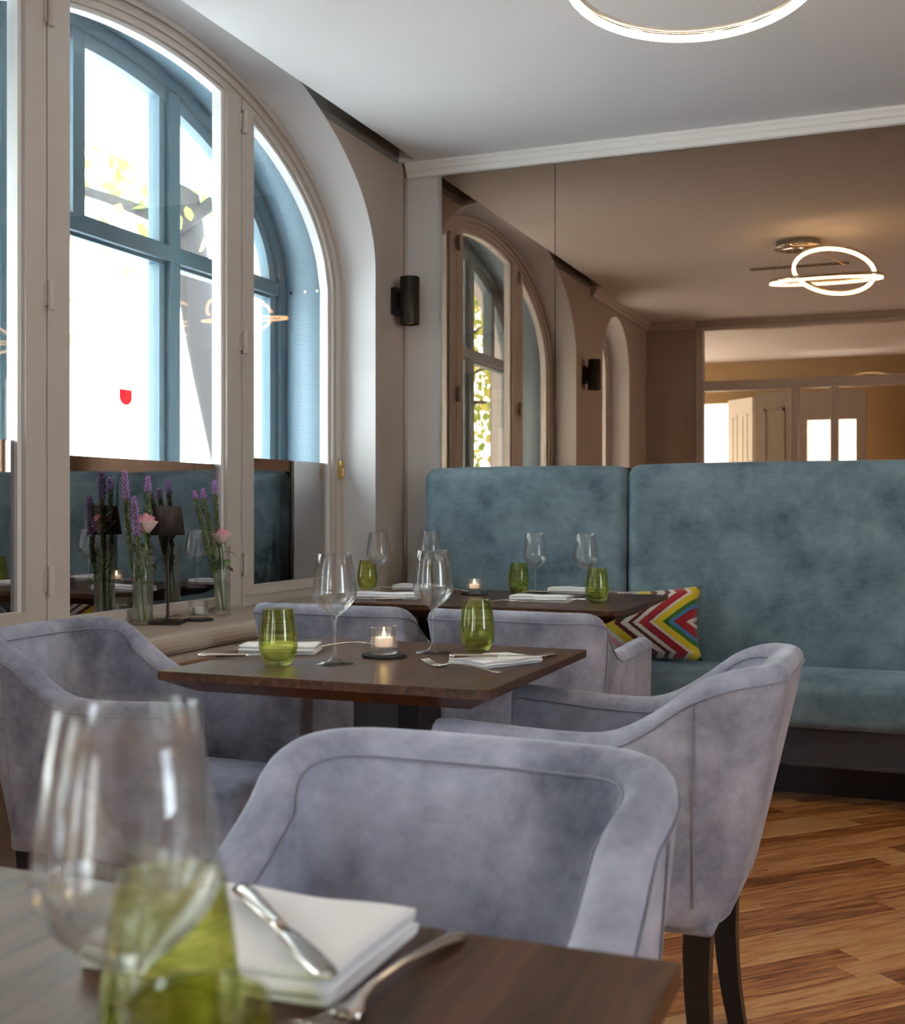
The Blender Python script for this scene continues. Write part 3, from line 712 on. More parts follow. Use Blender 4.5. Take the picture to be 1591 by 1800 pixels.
# ------------------------------------------------------------------ tableware meshes
def wineglass_mesh():
    o = [(.0005, .0), (.041, .0), (.0415, .0012), (.036, .0028), (.018, .0055), (.008, .011), (.0048, .020), (.0038, .04), (.0036, .07), (.0040, .088), (.0062, .098), (.012, .1055), (.024, .114), (.035, .1245), (.0425, .1355), (.0462, .1445), (.0470, .150), (.0464, .158), (.0442, .177), (.0405, .204), (.0352, .2345)]
    i = [(.0347, .2350), (.0342, .2345), (.0396, .204), (.0433, .177), (.0455, .158), (.0461, .150), (.0453, .1452), (.0417, .1365), (.0343, .1257), (.0234, .1155), (.0115, .1075), (.005, .1035), (.0005, .1025)]
    return lathe_me('wine_glass', o + i, M_GLASS, 40)
def tumbler_mesh():
    o = [(.0005, 0), (.0235, 0), (.0272, .003), (.0340, .013), (.0393, .027), (.0412, .042), (.0406, .056), (.0384, .076), (.0352, .097), (.0313, .1185)]
    i = [(.0311, .1195), (.0300, .1185), (.0339, .097), (.0371, .076), (.0392, .056), (.0398, .042), (.0378, .028), (.032, .0165), (.022, .0105), (.0005, .010)]
    return lathe_me('green_tumbler', o + i, M_GREEN, 40)
WG, TB = wineglass_mesh(), tumbler_mesh()
def wineglass(label, x, y, z=.75): return thing('wine_glass', label, 'wine glass', (x, y, z), 0, 'clear stemmed wine glasses', d=WG)
def tumbler(label, x, y, z=.75): return thing('green_tumbler', label, 'tumbler', (x, y, z), random.random() * 6, 'streaked green glass tumblers', d=TB)
def holder_mesh(rt, rb, h):
    w = .0045
    return lathe_me('glass_cup', [(.0005, 0), (rb - .003, 0), (rb, .003), (rt, h - .002), (rt - .002, h), (rt - w + .001, h), (rt - w, h - .002), (rb - w + .001, .016), (rb - w - .003, .012), (.0005, .012)], M_GLASS, 36)
HM = [holder_mesh(.0325, .0315, .062), holder_mesh(.034, .0245, .056)]
M_WAXC = mat('cold_wax', (.85, .83, .80), .5)
CM2 = lathe_me('candle', [(.0005, .0), (.019, 0), (.0195, .001), (.0195, .020), (.018, .0205), (.014, .0195), (.0005, .019)], M_WAXC, 24)
CM = lathe_me('candle', [(.0005, .0), (.019, 0), (.0195, .001), (.0195, .020), (.018, .0205), (.014, .0195), (.0005, .019)], M_WAX, 24)
FM = lathe_me('flame', [(.0003, 0), (.0024, .003), (.0030, .006), (.0022, .010), (.001, .014), (.0002, .017)], M_FLAME, 12)
def coaster_mesh():
    g = G(); N = 40; rr = [.050 + random.uniform(-.0012, .0012) for _ in range(N)]
    for r_, z in ((.97, 0), (1, .001), (1, .005), (.97, .006)):
        for i in range(N): g.v.append((rr[i] * r_ * cos(2 * pi * i / N), rr[i] * r_ * sin(2 * pi * i / N), z))
    for k in range(3):
        for i in range(N): g.f.append((k * N + i, k * N + (i + 1) % N, (k + 1) * N + (i + 1) % N, (k + 1) * N + i))
    g.f += [tuple(range(N))[::-1], tuple(range(3 * N, 4 * N))]
    return g.me('slate_coaster', M_SLATE)
CO = coaster_mesh()
def tealight(label, where, x, y, z, kind=0, lit=True):
    thing('slate_coaster', 'round black slate coaster ' + where, 'coaster', (x, y, z), random.random() * 6, 'round slate coasters', d=CO)
    t = thing('tealight_holder', label, 'candle holder', (x, y, z + .0062), 0, 'glass tealight holders')
    ob('glass_cup', HM[kind], t); c = ob('candle', CM if lit else CM2, t, (0, 0, .0165 if not kind else .02))
    if kind: c.scale = (.95, .95, .8)
    if lit: ob('flame', FM, c, (0, 0, .0198))
    return t
# cutlery: lofted strips  (x, half width, thickness, z)
def loftbar(st):
    g = G(); n = len(st)
    for x, w, t, z in st: g.v += [(x, -w, z), (x, -w * .5, z + t * .42), (x, w * .5, z + t * .42), (x, w, z), (x, w * .5, z - t * .42), (x, -w * .5, z - t * .42)]
    for i in range(n - 1):
        for j in range(6): g.f.append((6 * i + j, 6 * i + (j + 1) % 6, 6 * i + 6 + (j + 1) % 6, 6 * i + 6 + j))
    g.f += [tuple(range(6))[::-1], tuple(range(6 * n - 6, 6 * n))]
    return g
K_H = loftbar([(-.098, .004, .005, .006), (-.096, .0085, .008, .006), (-.085, .0098, .0095, .006), (-.06, .0088, .009, .006), (-.03, .0070, .008, .006), (-.008, .0056, .0075, .006), (0, .0066, .008, .006), (.004, .0050, .007, .006)]).me('handle', M_STEEL, True)
K_B = loftbar([(.003, .0045, .004, .006), (.02, .0080, .0022, .006), (.06, .0095, .0018, .006), (.09, .0090, .0016, .006), (.104, .0060, .0014, .006), (.108, .002, .001, .006)]).me('blade', M_STEEL, True)
F_H = loftbar([(-.105, .004, .003, .003), (-.102, .0095, .004, .003), (-.085, .0090, .004, .004), (-.05, .0058, .004, .007), (-.01, .0038, .004, .010), (.03, .0034, .004, .009), (.045, .0055, .0035, .006), (.056, .0115, .0028, .003), (.068, .0125, .0024, .002)]).me('handle', M_STEEL, True)
gt = G()
for k in range(4):
    y = -.0098 + k * .00655; q = loftbar([(.066, .0024, .0024, .002), (.080, .0022, .0022, .003), (.095, .0018, .0020, .0065), (.108, .0008, .0014, .012)])
    gt.add([(a, b + y, c) for a, b, c in q.v], q.f)
F_T = gt.me('tines', M_STEEL, True)
S_B = loftbar([(.06, .006, .0025, .003), (.07, .014, .002, .002), (.085, .0195, .0018, .0015), (.10, .0195, .0018, .002), (.112, .014, .0018, .0045), (.118, .006, .0018, .007)]).me('bowl', M_STEEL, True)
def knife(label, x, y, z, rz, rot=None):
    t = thing('table_knife', label, 'knife', (x, y, z), rz, 'polished table knives', rot=rot); ob('handle', K_H, t); ob('blade', K_B, t); return t
def fork(label, x, y, z, rz, rot=None):
    t = thing('table_fork', label, 'fork', (x, y, z), rz, 'polished table forks', rot=rot); ob('handle', F_H, t); ob('tines', F_T, t); return t
def spoon(label, x, y, z, rz):
    t = thing('table_spoon', label, 'spoon', (x, y, z), rz, 'polished table spoons'); ob('handle', F_H, t); ob('bowl', S_B, t); return t
def napkin_mesh(L, Wd, layers, h, seed):
    """folded cloth: a strip zigzagging back on itself, soft rounded folds"""
    rn = random.Random(seed); th = h / layers * .82; path = []
    for k in range(layers):
        z = th * .55 + k * h / layers; a, b = -Wd / 2 + rn.uniform(0, .004), Wd / 2 - rn.uniform(0, .005)
        row = [(a + (b - a) * i / 10, z) for i in range(11)]
        if k % 2: row.reverse()
        path += row
        if k < layers - 1:
            s_ = 1 if k % 2 == 0 else -1; e = row[-1]
            path += [(e[0] + s_ * .004, e[1] + h / layers * .25), (e[0] + s_ * .0052, e[1] + h / layers * .5), (e[0] + s_ * .004, e[1] + h / layers * .75)]
    nx = 18; v = []; f = []; m = len(path); ph = rn.random() * 6
    nor = []
    for i in range(m):
        a = Vector(path[max(0, i - 1)]); b = Vector(path[min(m - 1, i + 1)]); t = (b - a).normalized(); nor.append((-t.y, t.x))
    for ix in range(nx + 1):
        u = ix / nx * 2 - 1
        for side in (1, -1):
            for i, (y, z) in enumerate(path):
                lay = z / h
                wob = .0012 * sin(5 * u + ph + 18 * y) * lay + .003 * lay * max(0, abs(u) - .8) * sin(ph * 3)
                v.append((u * L / 2 * (1 - .012 * ((i // 14) % 3)), y + nor[i][0] * th / 2 * side + .0015 * sin(4 * u + ph), max(.0003, z + nor[i][1] * th / 2 * side + wob)))
    K = 2 * m
    for ix in range(nx):
        for i in range(m - 1):
            a = ix * K + i; b = a + K; f.append((a, a + 1, b + 1, b)); a2 = ix * K + m + i; b2 = a2 + K; f.append((a2, b2, b2 + 1, a2 + 1))
        for i in (0, m - 1): a = ix * K + i; f.append((a, a + K, a + K + m, a + m))
    for ix in (0, nx):
        for i in range(m - 1): a = ix * K + i; f.append((a, a + 1, a + m + 1, a + m))
    return fixn(me('linen_napkin', v, f, M_NAP, True))
def napkin(label, x, y, rz, L=.185, Wd=.105, layers=4, h=.02, seed=1, z=.75):
    return thing('linen_napkin', label, 'napkin', (x, y, z), rz, 'folded white linen napkins', d=napkin_mesh(L, Wd, layers, h, seed))
# ---- middle table
wineglass('stemmed glass at the left place of the middle table', 1.038, -2.724)
wineglass('stemmed glass at the right place of the middle table', 1.157, -2.463)
tumbler('green tumbler in front of the left napkin on the middle table', 0.936, -2.785)
tumbler('green tumbler behind the right napkin on the middle table', 1.24, -2.395)
tealight('lit tealight in a straight glass cup on the middle table', 'under the lit candle on the middle table', 1.083, -2.571, .75)
NX, NY = 0.827, -2.583
napkin('folded napkin with a knife on its left, middle table', NX, NY, radians(18), .175, .10, 4, .02, 3)
x, y = 0.824, -2.717; knife('knife lying against the left napkin of the middle table', x - .02, y + .005, .751, radians(24))
x, y = 0.909, -2.467; fork('fork lying right of the left napkin on the middle table', x + .02, y + .03, .751, radians(52))
x, y = 1.353, -2.585; napkin('folded napkin at the right front corner of the middle table', x, y, radians(62), .165, .115, 4, .014, 5)
x, y = 1.368, -2.627; knife('butter knife laid on top of the right napkin, middle table', x, y, .7655, radians(22))
x, y = 1.317, -2.699; fork('fork in front of the right napkin, middle table', x + .005, y - .005, .7505, radians(158))
x, y = 1.413, -2.478; knife('knife whose handle shows right of the right napkin, middle table', x - .01, y - .04, .7505, radians(248))

# ---- back table
for (x, y, lab) in ((0.219, -0.755, 'stemmed glass at the window end of the back table'), (0.347, -0.531, 'stemmed glass on the back table hidden partly by the nearer glass'), (0.835, -0.671, 'stemmed glass on the back table between the two right tumblers'), (1.043, -0.711, 'rightmost stemmed glass on the back table')):
    wineglass(lab, x, y)
for (x, y, lab) in ((0.124, -0.655, 'green tumbler at the window end of the back table'), (0.328, -0.391, 'green tumbler seen through a wine glass on the back table'), (0.759, -0.639, 'green tumbler on the back table left of the third wine glass'), (1.136, -0.901, 'rightmost green tumbler on the back table')):
    tumbler(lab, x, y)
tealight('lit tealight in a flared glass cup on the back table', 'under the lit candle on the back table', 0.621, -0.757, .75, 1)
for k, (x, y, rz, lab, L) in enumerate(((0.374, -1.037, 8, 'front left napkin on the back table', .26), (0.285, -0.556, 5, 'rear left napkin on the back table', .15), (0.946, -0.949, 2, 'front right napkin on the back table', .21), (0.926, -0.506, 4, 'rear right napkin on the back table', .16))):
    napkin(lab, x, y, radians(rz), L, .10, 4, .022, 11 + k)
for (x, y, rz, lab, fn) in ((0.466, -1.086, 35, 'knife by the front left napkin on the back table', knife), (0.226, -0.579, 10, 'knife left of the rear left napkin, back table', knife), (0.466, -0.623, 25, 'fork right of the rear left napkin, back table', fork),
                             (1.071, -0.927, 35, 'spoon right of the front right napkin, back table', spoon), (0.851, -1.068, 40, 'fork left of the front right napkin, back table', fork), (0.857, -0.567, 15, 'knife left of the rear right napkin, back table', knife), (1.089, -0.507, 20, 'fork at the right end of the back table', fork)):
    fn(lab, x, y, .7505, radians(rz))

# ---- nearest table
wineglass('large blurred wine glass at the left edge of the nearest table', 1.834, -4.502)
x, y = 1.74, -4.204; napkin('big folded napkin on the nearest table under a butter knife', x - .003, y - .012, radians(0), .20, .15, 4, .022, 21)
x, y = 1.77, -4.238; knife('butter knife resting on the big napkin of the nearest table', x, y, .7745, radians(-42), )
fork('fork lying right of the big napkin on the nearest table', 1.859, -4.234, .7505, radians(-96))
tumbler('pale green tumbler behind the blurred wine glass', 1.795, -4.409)
tumbler('green tumbler at the bottom edge on the nearest table', 1.909, -4.553)
tealight('lit tealight behind the blurred wine glass on the nearest table', 'at the left of the nearest table', 1.60, -4.47, .75)

# ------------------------------------------------------------------ window sill: vases, flowers, lamp, tealight
def vase(label, x, y, r, h, wh):
    t = thing('glass_vase', label, 'vase', (x, y, SILLZ + .0005), 0, 'tall glass vases on the sill')
    ob('glass_body', lathe_me('glass_body', [(.0005, 0), (r - .002, 0), (r, .002), (r, h - .001), (r - .001, h), (r - .0022, h - .001), (r - .0025, .016), (r - .006, .013), (.0005, .013)], M_GLASS), t)
    ob('water', lathe_me('water', [(.0005, .0135), (r - .0065, .0135), (r - .0028, .017), (r - .0028, wh), (.0005, wh)], M_WATER, 28), t)
    return t
def liatris(label, base, tip, bend, bloom, seed):
    """spike flower: stem from the vase floor to the tip, fuzzy spike, narrow leaves"""
    rn = random.Random(seed); b = Vector(base); tp = Vector(tip); mid = b.lerp(tp, .5) + Vector(bend)
    pts = [q - b for q in spl([b, b.lerp(mid, .6), mid, tp], 8)]
    t = thing('liatris_stem', label, 'flower', base, 0, 'purple spike flowers')
    n = len(pts); ob('stem', G().tube(pts, [.0028 - .001 * i / n for i in range(n)], 6).me('stem', M_STEM, True), t)
    L = (tp - b).length; g1 = G(); g2 = G(); g3 = G()
    def at(f): i = min(n - 2, int(f * (n - 1))); return pts[i].lerp(pts[i + 1], f * (n - 1) - i)
    def blob(g, c, r, d):
        up = d.normalized(); sd = up.orthogonal().normalized(); s2 = up.cross(sd)
        v = [c - up * r, c + up * r * 1.5] + [c + (sd * cos(a) + s2 * sin(a)) * r for a in (0, pi / 2, pi, 3 * pi / 2)]
        g.add(v, [(0, 2, 3), (0, 3, 4), (0, 4, 5), (0, 5, 2), (1, 3, 2), (1, 4, 3), (1, 5, 4), (1, 2, 5)])
    spike = .16
    for k in range(150):
        f = 1 - spike / L * (k / 150); a = k * 2.4; c = at(f); op = k / 150 < bloom
        d = Vector((cos(a), sin(a), .35)); rr = (.0095 if op else .0062) * (.40 + .60 * min(1, k / 22)); q = c + d.normalized() * rr
        if op:
            blob(g1, q, .0042, d)
            for m_ in range(2):
                e = q + Vector((rn.uniform(-1, 1), rn.uniform(-1, 1), rn.uniform(-.3, 1))) * .012; s_ = Vector((rn.uniform(-1, 1), rn.uniform(-1, 1), 0)) * .0008; g1.add([q - s_, q + s_, e], [(0, 1, 2)])
        else: blob(g2, q, .0040, d)
    if g1.v: ob('bloom', me('bloom', g1.v, g1.f, M_PURP), t)
    if g2.v: ob('buds', me('buds', g2.v, g2.f, mat('bud_green', (.20, .24, .10), .6, var=.3, vscale=60)), t)
    for k in range(64):
        f = (1 - spike / L) * ((.5 + .5 * k / 64)); c = at(f); a = k * 2.4 + rn.random(); l_ = .055 * (1.2 - k / 75)
        d = Vector((cos(a), sin(a), .55)).normalized(); e = c + d * l_ + Vector((0, 0, -.01)); s_ = Vector((-sin(a), cos(a), 0)) * .0011; m_ = c.lerp(e, .5) + Vector((0, 0, .006))
        g3.add([c - s_, c + s_, m_ + s_, m_ - s_, e], [(0, 1, 2, 3), (3, 2, 4)])
    ob('leaves', me('leaves', g3.v, g3.f, M_LEAF), t)
    return t
def rose(label, base, tip, scale, seed):
    rn = random.Random(seed); b = Vector(base); tp = Vector(tip)
    t = thing('pink_rose', label, 'flower', base, 0, 'pink roses')
    pts = [q - b for q in spl([b, b.lerp(tp, .5) + Vector((.004, .004, 0)), tp], 8)]
    ob('stem', G().tube(pts, .0026, 6).me('stem', M_STEM, True), t)
    c = tp - b
    # petals: curled shells in rings
    k = 0
    for ring, (n_, r0, h, flare) in enumerate(((3, .0065, .037, -.16), (4, .0115, .0355, -.06), (5, .016, .032, .06), (5, .0195, .026, .28))):
        for i in range(n_):
            a0 = 2 * pi * i / n_ + ring * .7; wd = 2.6 * pi / n_ * .62; v = []; f = []
            for iz in range(6):
                tz = iz / 5
                for ia in range(7):
                    ta = ia / 6 * 2 - 1; r = r0 * (.35 + .65 * sin(min(1, tz * 1.25) * pi / 2)) + flare * .018 * tz ** 3
                    z = h * tz * (1 - .18 * ta * ta * tz) + (.0 if tz < .9 else -.002 * flare * 4); a = a0 + ta * wd * (.55 + .45 * sin(tz * pi * .8))
                    v.append((r * cos(a), r * sin(a), z))
            for iz in range(5):
                for ia in range(6): q = iz * 7 + ia; f.append((q, q + 1, q + 8, q + 7))
            d = me('petal', [(x * scale, y * scale, z * scale) for x, y, z in v], f, M_ROSE if ring < 3 else M_ROSEL, True)
            o = ob('petal', d, t, c); so = o.modifiers.new('th', 'SOLIDIFY'); so.thickness = .0008
    g = G()
    for i in range(5):
        a = 2 * pi * i / 5; s_ = Vector((-sin(a), cos(a), 0)) * .004; e = Vector((cos(a) * .02, sin(a) * .02, -.008)); m_ = Vector((cos(a) * .012, sin(a) * .012, .001))
        g.add([c, c + m_ - s_, c + e, c + m_ + s_], [(0, 1, 2, 3)])
    ob('sepals', me('sepals', g.v, g.f, M_LEAF), t)
    for i in range(3):
        a = rn.random() * 6; f_ = .62 + .12 * i; q = b.lerp(tp, f_) - b; d = Vector((cos(a), sin(a), -.25)); sd = Vector((-sin(a), cos(a), 0)); g = G(); L = .05
        prof = [(0, .001), (.2, .011), (.45, .017), (.7, .014), (.9, .006), (1, .0005)]
        for tt, w in prof:
            c0 = q + d * L * tt + Vector((0, 0, .012 * sin(tt * pi)))
            g.v += [tuple(c0 - sd * w), tuple(c0 - Vector((0, 0, .002))), tuple(c0 + sd * w)]
        for j in range(5): g.f += [(3 * j, 3 * j + 1, 3 * j + 4, 3 * j + 3), (3 * j + 1, 3 * j + 2, 3 * j + 5, 3 * j + 4)]
        ob('leaf', me('leaf', g.v, g.f, M_LEAF, True), t)
    return t
VL = (-.125, -1.80); VR = (-.095, -1.378)
vase('wider tall glass vase of flowers at the left of the sill lamp', *VL, .0335, .262, .125)
vase('slim tall glass vase of flowers beside the window post', *VR, .028, .24, .115)
z0 = SILLZ + .016
# vase left: three spikes and a rose  (tips placed about 45-50 cm above the sill)
liatris('tallest purple spike flower in the wider vase', (VL[0] - .01, VL[1], z0), (VL[0] - .03, VL[1] - .055, 1.195), (-.004, -.010, 0), .36, 1)
liatris('purple spike flower with a long open bloom in the wider vase', (VL[0] + .012, VL[1] - .008, z0), (VL[0] + .01, VL[1] - .062, 1.115), (.004, -.004, 0), .5, 2)
liatris('mostly green spike flower leaning right in the wider vase', (VL[0], VL[1] + .014, z0), (VL[0] + .0, VL[1] + .028, 1.18), (-.003, .010, 0), .2, 3)
rose('larger pale pink rose in the wider vase', (VL[0] + .006, VL[1] + .004, z0), (VL[0] + .01, VL[1] + .002, 1.0), 1.7, 4)
liatris('outermost green spike flower in the slim vase', (VR[0] - .008, VR[1] - .006, z0), (VR[0] - .015, VR[1] - .155, 1.135), (.0, .012, 0), .12, 5)
liatris('middle spike flower in the slim vase', (VR[0] + .004, VR[1], z0), (VR[0] - .015, VR[1] - .105, 1.145), (.0, .006, 0), .14, 6)
liatris('upright purple-tipped spike flower in the slim vase', (VR[0] - .004, VR[1] + .008, z0), (VR[0] - .008, VR[1] - .040, 1.175), (.0, .003, 0), .2, 7)
rose('smaller pink rose in the slim vase', (VR[0] + .008, VR[1] + .004, z0), (VR[0] + .01, VR[1] - .022, .955), 1.5, 8)
lp = thing('table_lamp', 'dark bronze table lamp with a tapered shade on the sill', 'lamp', (-.075, -1.735, SILLZ), radians(20))
M_LAMP = mat('lamp_bronze', (.06, .045, .04), .5, metal=.3)
bev(ob('base', G().box(-.052, .052, -.052, .052, 0, .012).me('base', M_LAMP), lp), .002)
ob('pole', lathe_me('pole', [(.0005, .012), (.009, .012), (.0055, .018), (.005, .03), (.005, .315), (.0005, .316)], M_LAMP, 16), lp)
ob('shade', lathe_me('shade', [(.0005, .383), (.040, .383), (.0425, .381), (.056, .288), (.0545, .288), (.041, .377), (.0005, .379)], M_LAMP, 40), lp)
tealight('unlit tealight in a clear glass cup on the window sill', 'on the window sill', -.045, -1.605, SILLZ, 0, False)

# ------------------------------------------------------------------ ledge under the sill (radiator cover)
rc = thing('radiator_cover', 'low radiator cover with a pale streaked top under the window sill', 'radiator cover')
M_STREAK = wood('pale_streaked_board', [(.20, .16, .12), (.38, .32, .26), (.52, .46, .39)], (10, 1, 10), .4, 0, .2)
M_EDGE = mat('brown_edge', (.30, .16, .085), .45)
ob('body', G().box(.002, .245, -2.36, -.62, .0, .62).me('body', mat('brown_front', (.16, .10, .07), .5)), rc)
ob('top_board', G().box(.002, .248, -2.36, -.62, .62, .642).me('top_board', M_STREAK), rc)
bev(ob('front_edge', G().box(.248, .266, -2.36, -.62, .61, .646).me('front_edge', M_EDGE), rc), .003)

# ------------------------------------------------------------------ wall sconces
def sconce(label, y):
    t = thing('wall_sconce', label, 'wall lamp', (0.0, y, 1.895), 0, 'dark bronze cylinder wall lamps')
    bev(ob('mount', G().box(.0, .022, -.038, .038, .045, .165).box(.02, .04, -.012, .012, .07, .14).me('mount', M_BLACK), t), .002)
    g = G().lathe([(.041, .004), (.044, 0), (.0445, .002), (.0445, .209), (.043, .211), (.041, .209)], 40, cx=.076, closed=True)
    ob('cylinder', g.me('cylinder', M_BRNZ, True), t)
    ob('diffuser', G().lathe([(.0005, .012), (.040, .012), (.040, .02), (.0005, .02)], 32, cx=.076).me('diffuser', mat('sconce_glow', (.6, .4, .2), .6, emit=(1, .6, .25), es=.5)), t)
sconce('cylinder wall lamp in the corner beside the mirror', -.12)
sconce('cylinder wall lamp between the two windows, seen in the mirror', -3.12)

# ------------------------------------------------------------------ ring pendant lamps
def ring(R, hh, w, m, z=0, name='ring'):
    return lathe_me(name, [(R - w, z), (R, z), (R, z + hh), (R - w, z + hh)], m, 72, closed=True)
def pendant(label, x, y, zr, tilt=(radians(-7), 0, 0), t2=(radians(24), radians(8), 0)):
    t = thing('ring_pendant_lamp', label, 'pendant lamp', (x, y, zr), 0, 'ring pendant lamps')
    H = CEIL - zr
    cx, cy_ = -.17, -.20
    ob('canopy', lathe_me('canopy', [(.0005, H), (.125, H), (.125, H - .035), (.138, H - .036), (.138, H - .042), (.0005, H - .042)], M_CHROME, 48), t, (cx, cy_, 0))
    a = ob('big_ring', ring(.305, .022, .012, M_CHROME, 0, 'big_ring'), t, (0, 0, 0), tilt)
    ob('led_strip', ring(.307, .010, .017, M_LED, -.010, 'led_strip'), a)
    b = ob('small_ring', ring(.225, .022, .012, M_CHROME, 0, 'small_ring'), t, (.045, .02, .045), t2)
    ob('led_strip', ring(.228, .011, .018, M_LED, -.011, 'led_strip'), b)
    for k, (sx, sy) in enumerate(((-.29, .05), (-.05, -.29), (.12, .27))):
        e = Vector((sx, sy, .025)); s_ = Vector((cx, cy_, H - .042)) + (Vector((sx - cx, sy - cy_, 0)).normalized() * .11)
        ob('cable', G().tube([s_, e], .0012, 6).me('cable', M_BRASS), t)
    return t
pendant('ring pendant lamp over the middle table, at the top edge of the picture', 1.685, -2.11, 2.365)
pendant('added unseen ring pendant lamp for warm light from the right', 4.0, -2.2, 2.33)  # out of view, added as warm fill from the right
cv = thing('ceiling_vent', 'narrow slotted vent set into the ceiling, seen in the mirror', 'vent', (1.45, -3.05, CEIL - .004))
ob('frame', G().box(-.33, .33, -.07, -.05, 0, .004).box(-.33, .33, .05, .07, 0, .004).box(-.33, -.31, -.05, .05, 0, .004).box(.31, .33, -.05, .05, 0, .004).me('frame', M_CEIL), cv)
ob('grille', G().box(-.31, .31, -.05, .05, .002, .004).me('grille', mat('vent_brown', (.18, .12, .08), .7)), cv)

# ------------------------------------------------------------------ zigzag cushion
def zig_mat():
    m, n, l, p = nt('zigzag_weave')
    tc = n.new('ShaderNodeTexCoord'); sp = n.new('ShaderNodeSeparateXYZ'); l.new(tc.outputs['Object'], sp.inputs[0])
    nz = n.new('ShaderNodeTexNoise'); nz.inputs['Scale'].default_value = 140; nz.inputs['Detail'].default_value = 2; l.new(tc.outputs['Object'], nz.inputs['Vector'])
    # triangle wave across the height, period .24 m
    pp = n.new('ShaderNodeMath'); pp.operation = 'PINGPONG'; pp.inputs[1].default_value = .118
    sh = n.new('ShaderNodeMath'); sh.operation = 'ADD'; sh.inputs[1].default_value = .118 * 2; l.new(sp.outputs[2], sh.inputs[0]); l.new(sh.outputs[0], pp.inputs[0])
    ad = n.new('ShaderNodeMath'); ad.operation = 'MULTIPLY_ADD'; ad.inputs[1].default_value = -1.25; l.new(pp.outputs[0], ad.inputs[0]); l.new(sp.outputs[0], ad.inputs[2])
    a2 = n.new('ShaderNodeMath'); a2.operation = 'MULTIPLY_ADD'; a2.inputs[1].default_value = .012; l.new(nz.outputs['Fac'], a2.inputs[0]); l.new(ad.outputs[0], a2.inputs[2])
    a3 = n.new('ShaderNodeMath'); a3.operation = 'MULTIPLY_ADD'; a3.inputs[1].default_value = 1.55; a3.inputs[2].default_value = .585; l.new(a2.outputs[0], a3.inputs[0])
    r = n.new('ShaderNodeValToRGB'); r.color_ramp.interpolation = 'CONSTANT'; e = r.color_ramp.elements
    Y = (.60, .44, .015); MR = (.10, .008, .012); WH = (.60, .55, .48); RD = (.32, .010, .018); GR = (.04, .16, .03); BL = (.05, .18, .38); PK = (.60, .26, .34)
    seq = [(0, RD), (.06, PK), (.11, WH), (.15, RD), (.20, MR), (.25, WH), (.29, PK), (.34, WH), (.38, Y), (.455, MR), (.50, WH), (.545, MR), (.575, WH), (.61, RD), (.68, WH), (.705, Y), (.765, GR), (.80, BL), (.83, RD), (.90, WH), (.93, MR)]
    e[0].position = 0; e[0].color = (*RD, 1); e[1].position = .06; e[1].color = (*PK, 1)
    for q, c in seq[2:]:
        k = e.new(q); k.color = (*c, 1)
    l.new(a3.outputs[0], r.inputs['Fac']); l.new(r.outputs['Color'], p.inputs['Base Color'])
    p.inputs['Roughness'].default_value = .9; p.inputs['Sheen Weight'].default_value = .3
    b = n.new('ShaderNodeBump'); b.inputs['Strength'].default_value = .5; b.inputs['Distance'].default_value = .004; l.new(nz.outputs['Fac'], b.inputs['Height']); l.new(b.outputs['Normal'], p.inputs['Normal'])
    return m
def pillow_mesh(w, h, t, nx=28, nz=18):
    v = []; f = []
    for side in (1, -1):
        for iz in range(nz + 1):
            for ix in range(nx + 1):
                a = ix / nx * 2 - 1; b = iz / nz * 2 - 1
                th = t / 2 * (max(0, 1 - a ** 4) ** .6) * (max(0, 1 - b ** 4) ** .6)
                px_ = a * w / 2 * (1 - .08 * (1 - b * b)); pz = b * h / 2 * (1 - .10 * (1 - a * a))
                v.append((px_, -side * th + .002 * sin(9 * a + 4 * b) * (th / t), pz))
    K = (nx + 1) * (nz + 1)
    for s_ in range(2):
        for iz in range(nz):
            for ix in range(nx):
                q = s_ * K + iz * (nx + 1) + ix; f.append((q, q + 1, q + nx + 2, q + nx + 1) if s_ == 0 else (q, q + nx + 1, q + nx + 2, q + 1))
    d = me('zigzag_cushion', v, f, zig_mat(), True)
    b = bmesh.new(); b.from_mesh(d); bmesh.ops.remove_doubles(b, verts=b.verts, dist=.0006); b.to_mesh(d); b.free(); return d
thing('zigzag_cushion', 'zigzag patterned cushion in yellow, red and white on the teal bench', 'cushion', (1.15, -.285, .6135), d=pillow_mesh(.50, .30, .13), rot=(radians(-14), radians(-4), radians(-4)))

# ------------------------------------------------------------------ street outside
M_ASPH = mat('pale_paving', (.68, .66, .63), .9, var=.08, vscale=1)
struct('street_ground', G().box(-30, -.62, -30, 25, -.5, -.25).me('street_ground', M_ASPH))
M_FAC = mat('pale_facade', (.75, .70, .62), .9, var=.05, vscale=.6)
fc = thing('street_building', 'pale facade across the street beyond the tree', 'building', (-16, 0, -.25))
ob('facade', G().box(-3, 0, -24, 24, 0, 15).me('facade', M_FAC), fc)
for j in range(3):
    for i in range(9):
        wm = ob('window', G().box(0, .06, -18 + i * 4.2, -16.6 + i * 4.2, 1.2 + j * 3.6, 3.2 + j * 3.6).me('window', mat('facade_trim', (.82, .80, .76), .8)), fc)
        ob('pane', G().box(.06, .075, -17.85 + i * 4.2, -16.75 + i * 4.2, 1.35 + j * 3.6, 3.05 + j * 3.6).me('pane', mat('far_glass', (.12, .15, .18), .1)), wm)
bl = thing('balcony', 'pale balcony slab projecting above the arched window outside', 'balcony')
bev(ob('slab', G().box(-1.75, -.62, -3.4, 1.4, 2.98, 3.2).me('slab', mat('balcony_white', (.80, .79, .80), .8)), bl), .02)
ob('edge_moulding', G().box(-1.79, -1.75, -3.4, 1.4, 2.95, 3.05).me('edge_moulding', MATS['balcony_white']), bl)
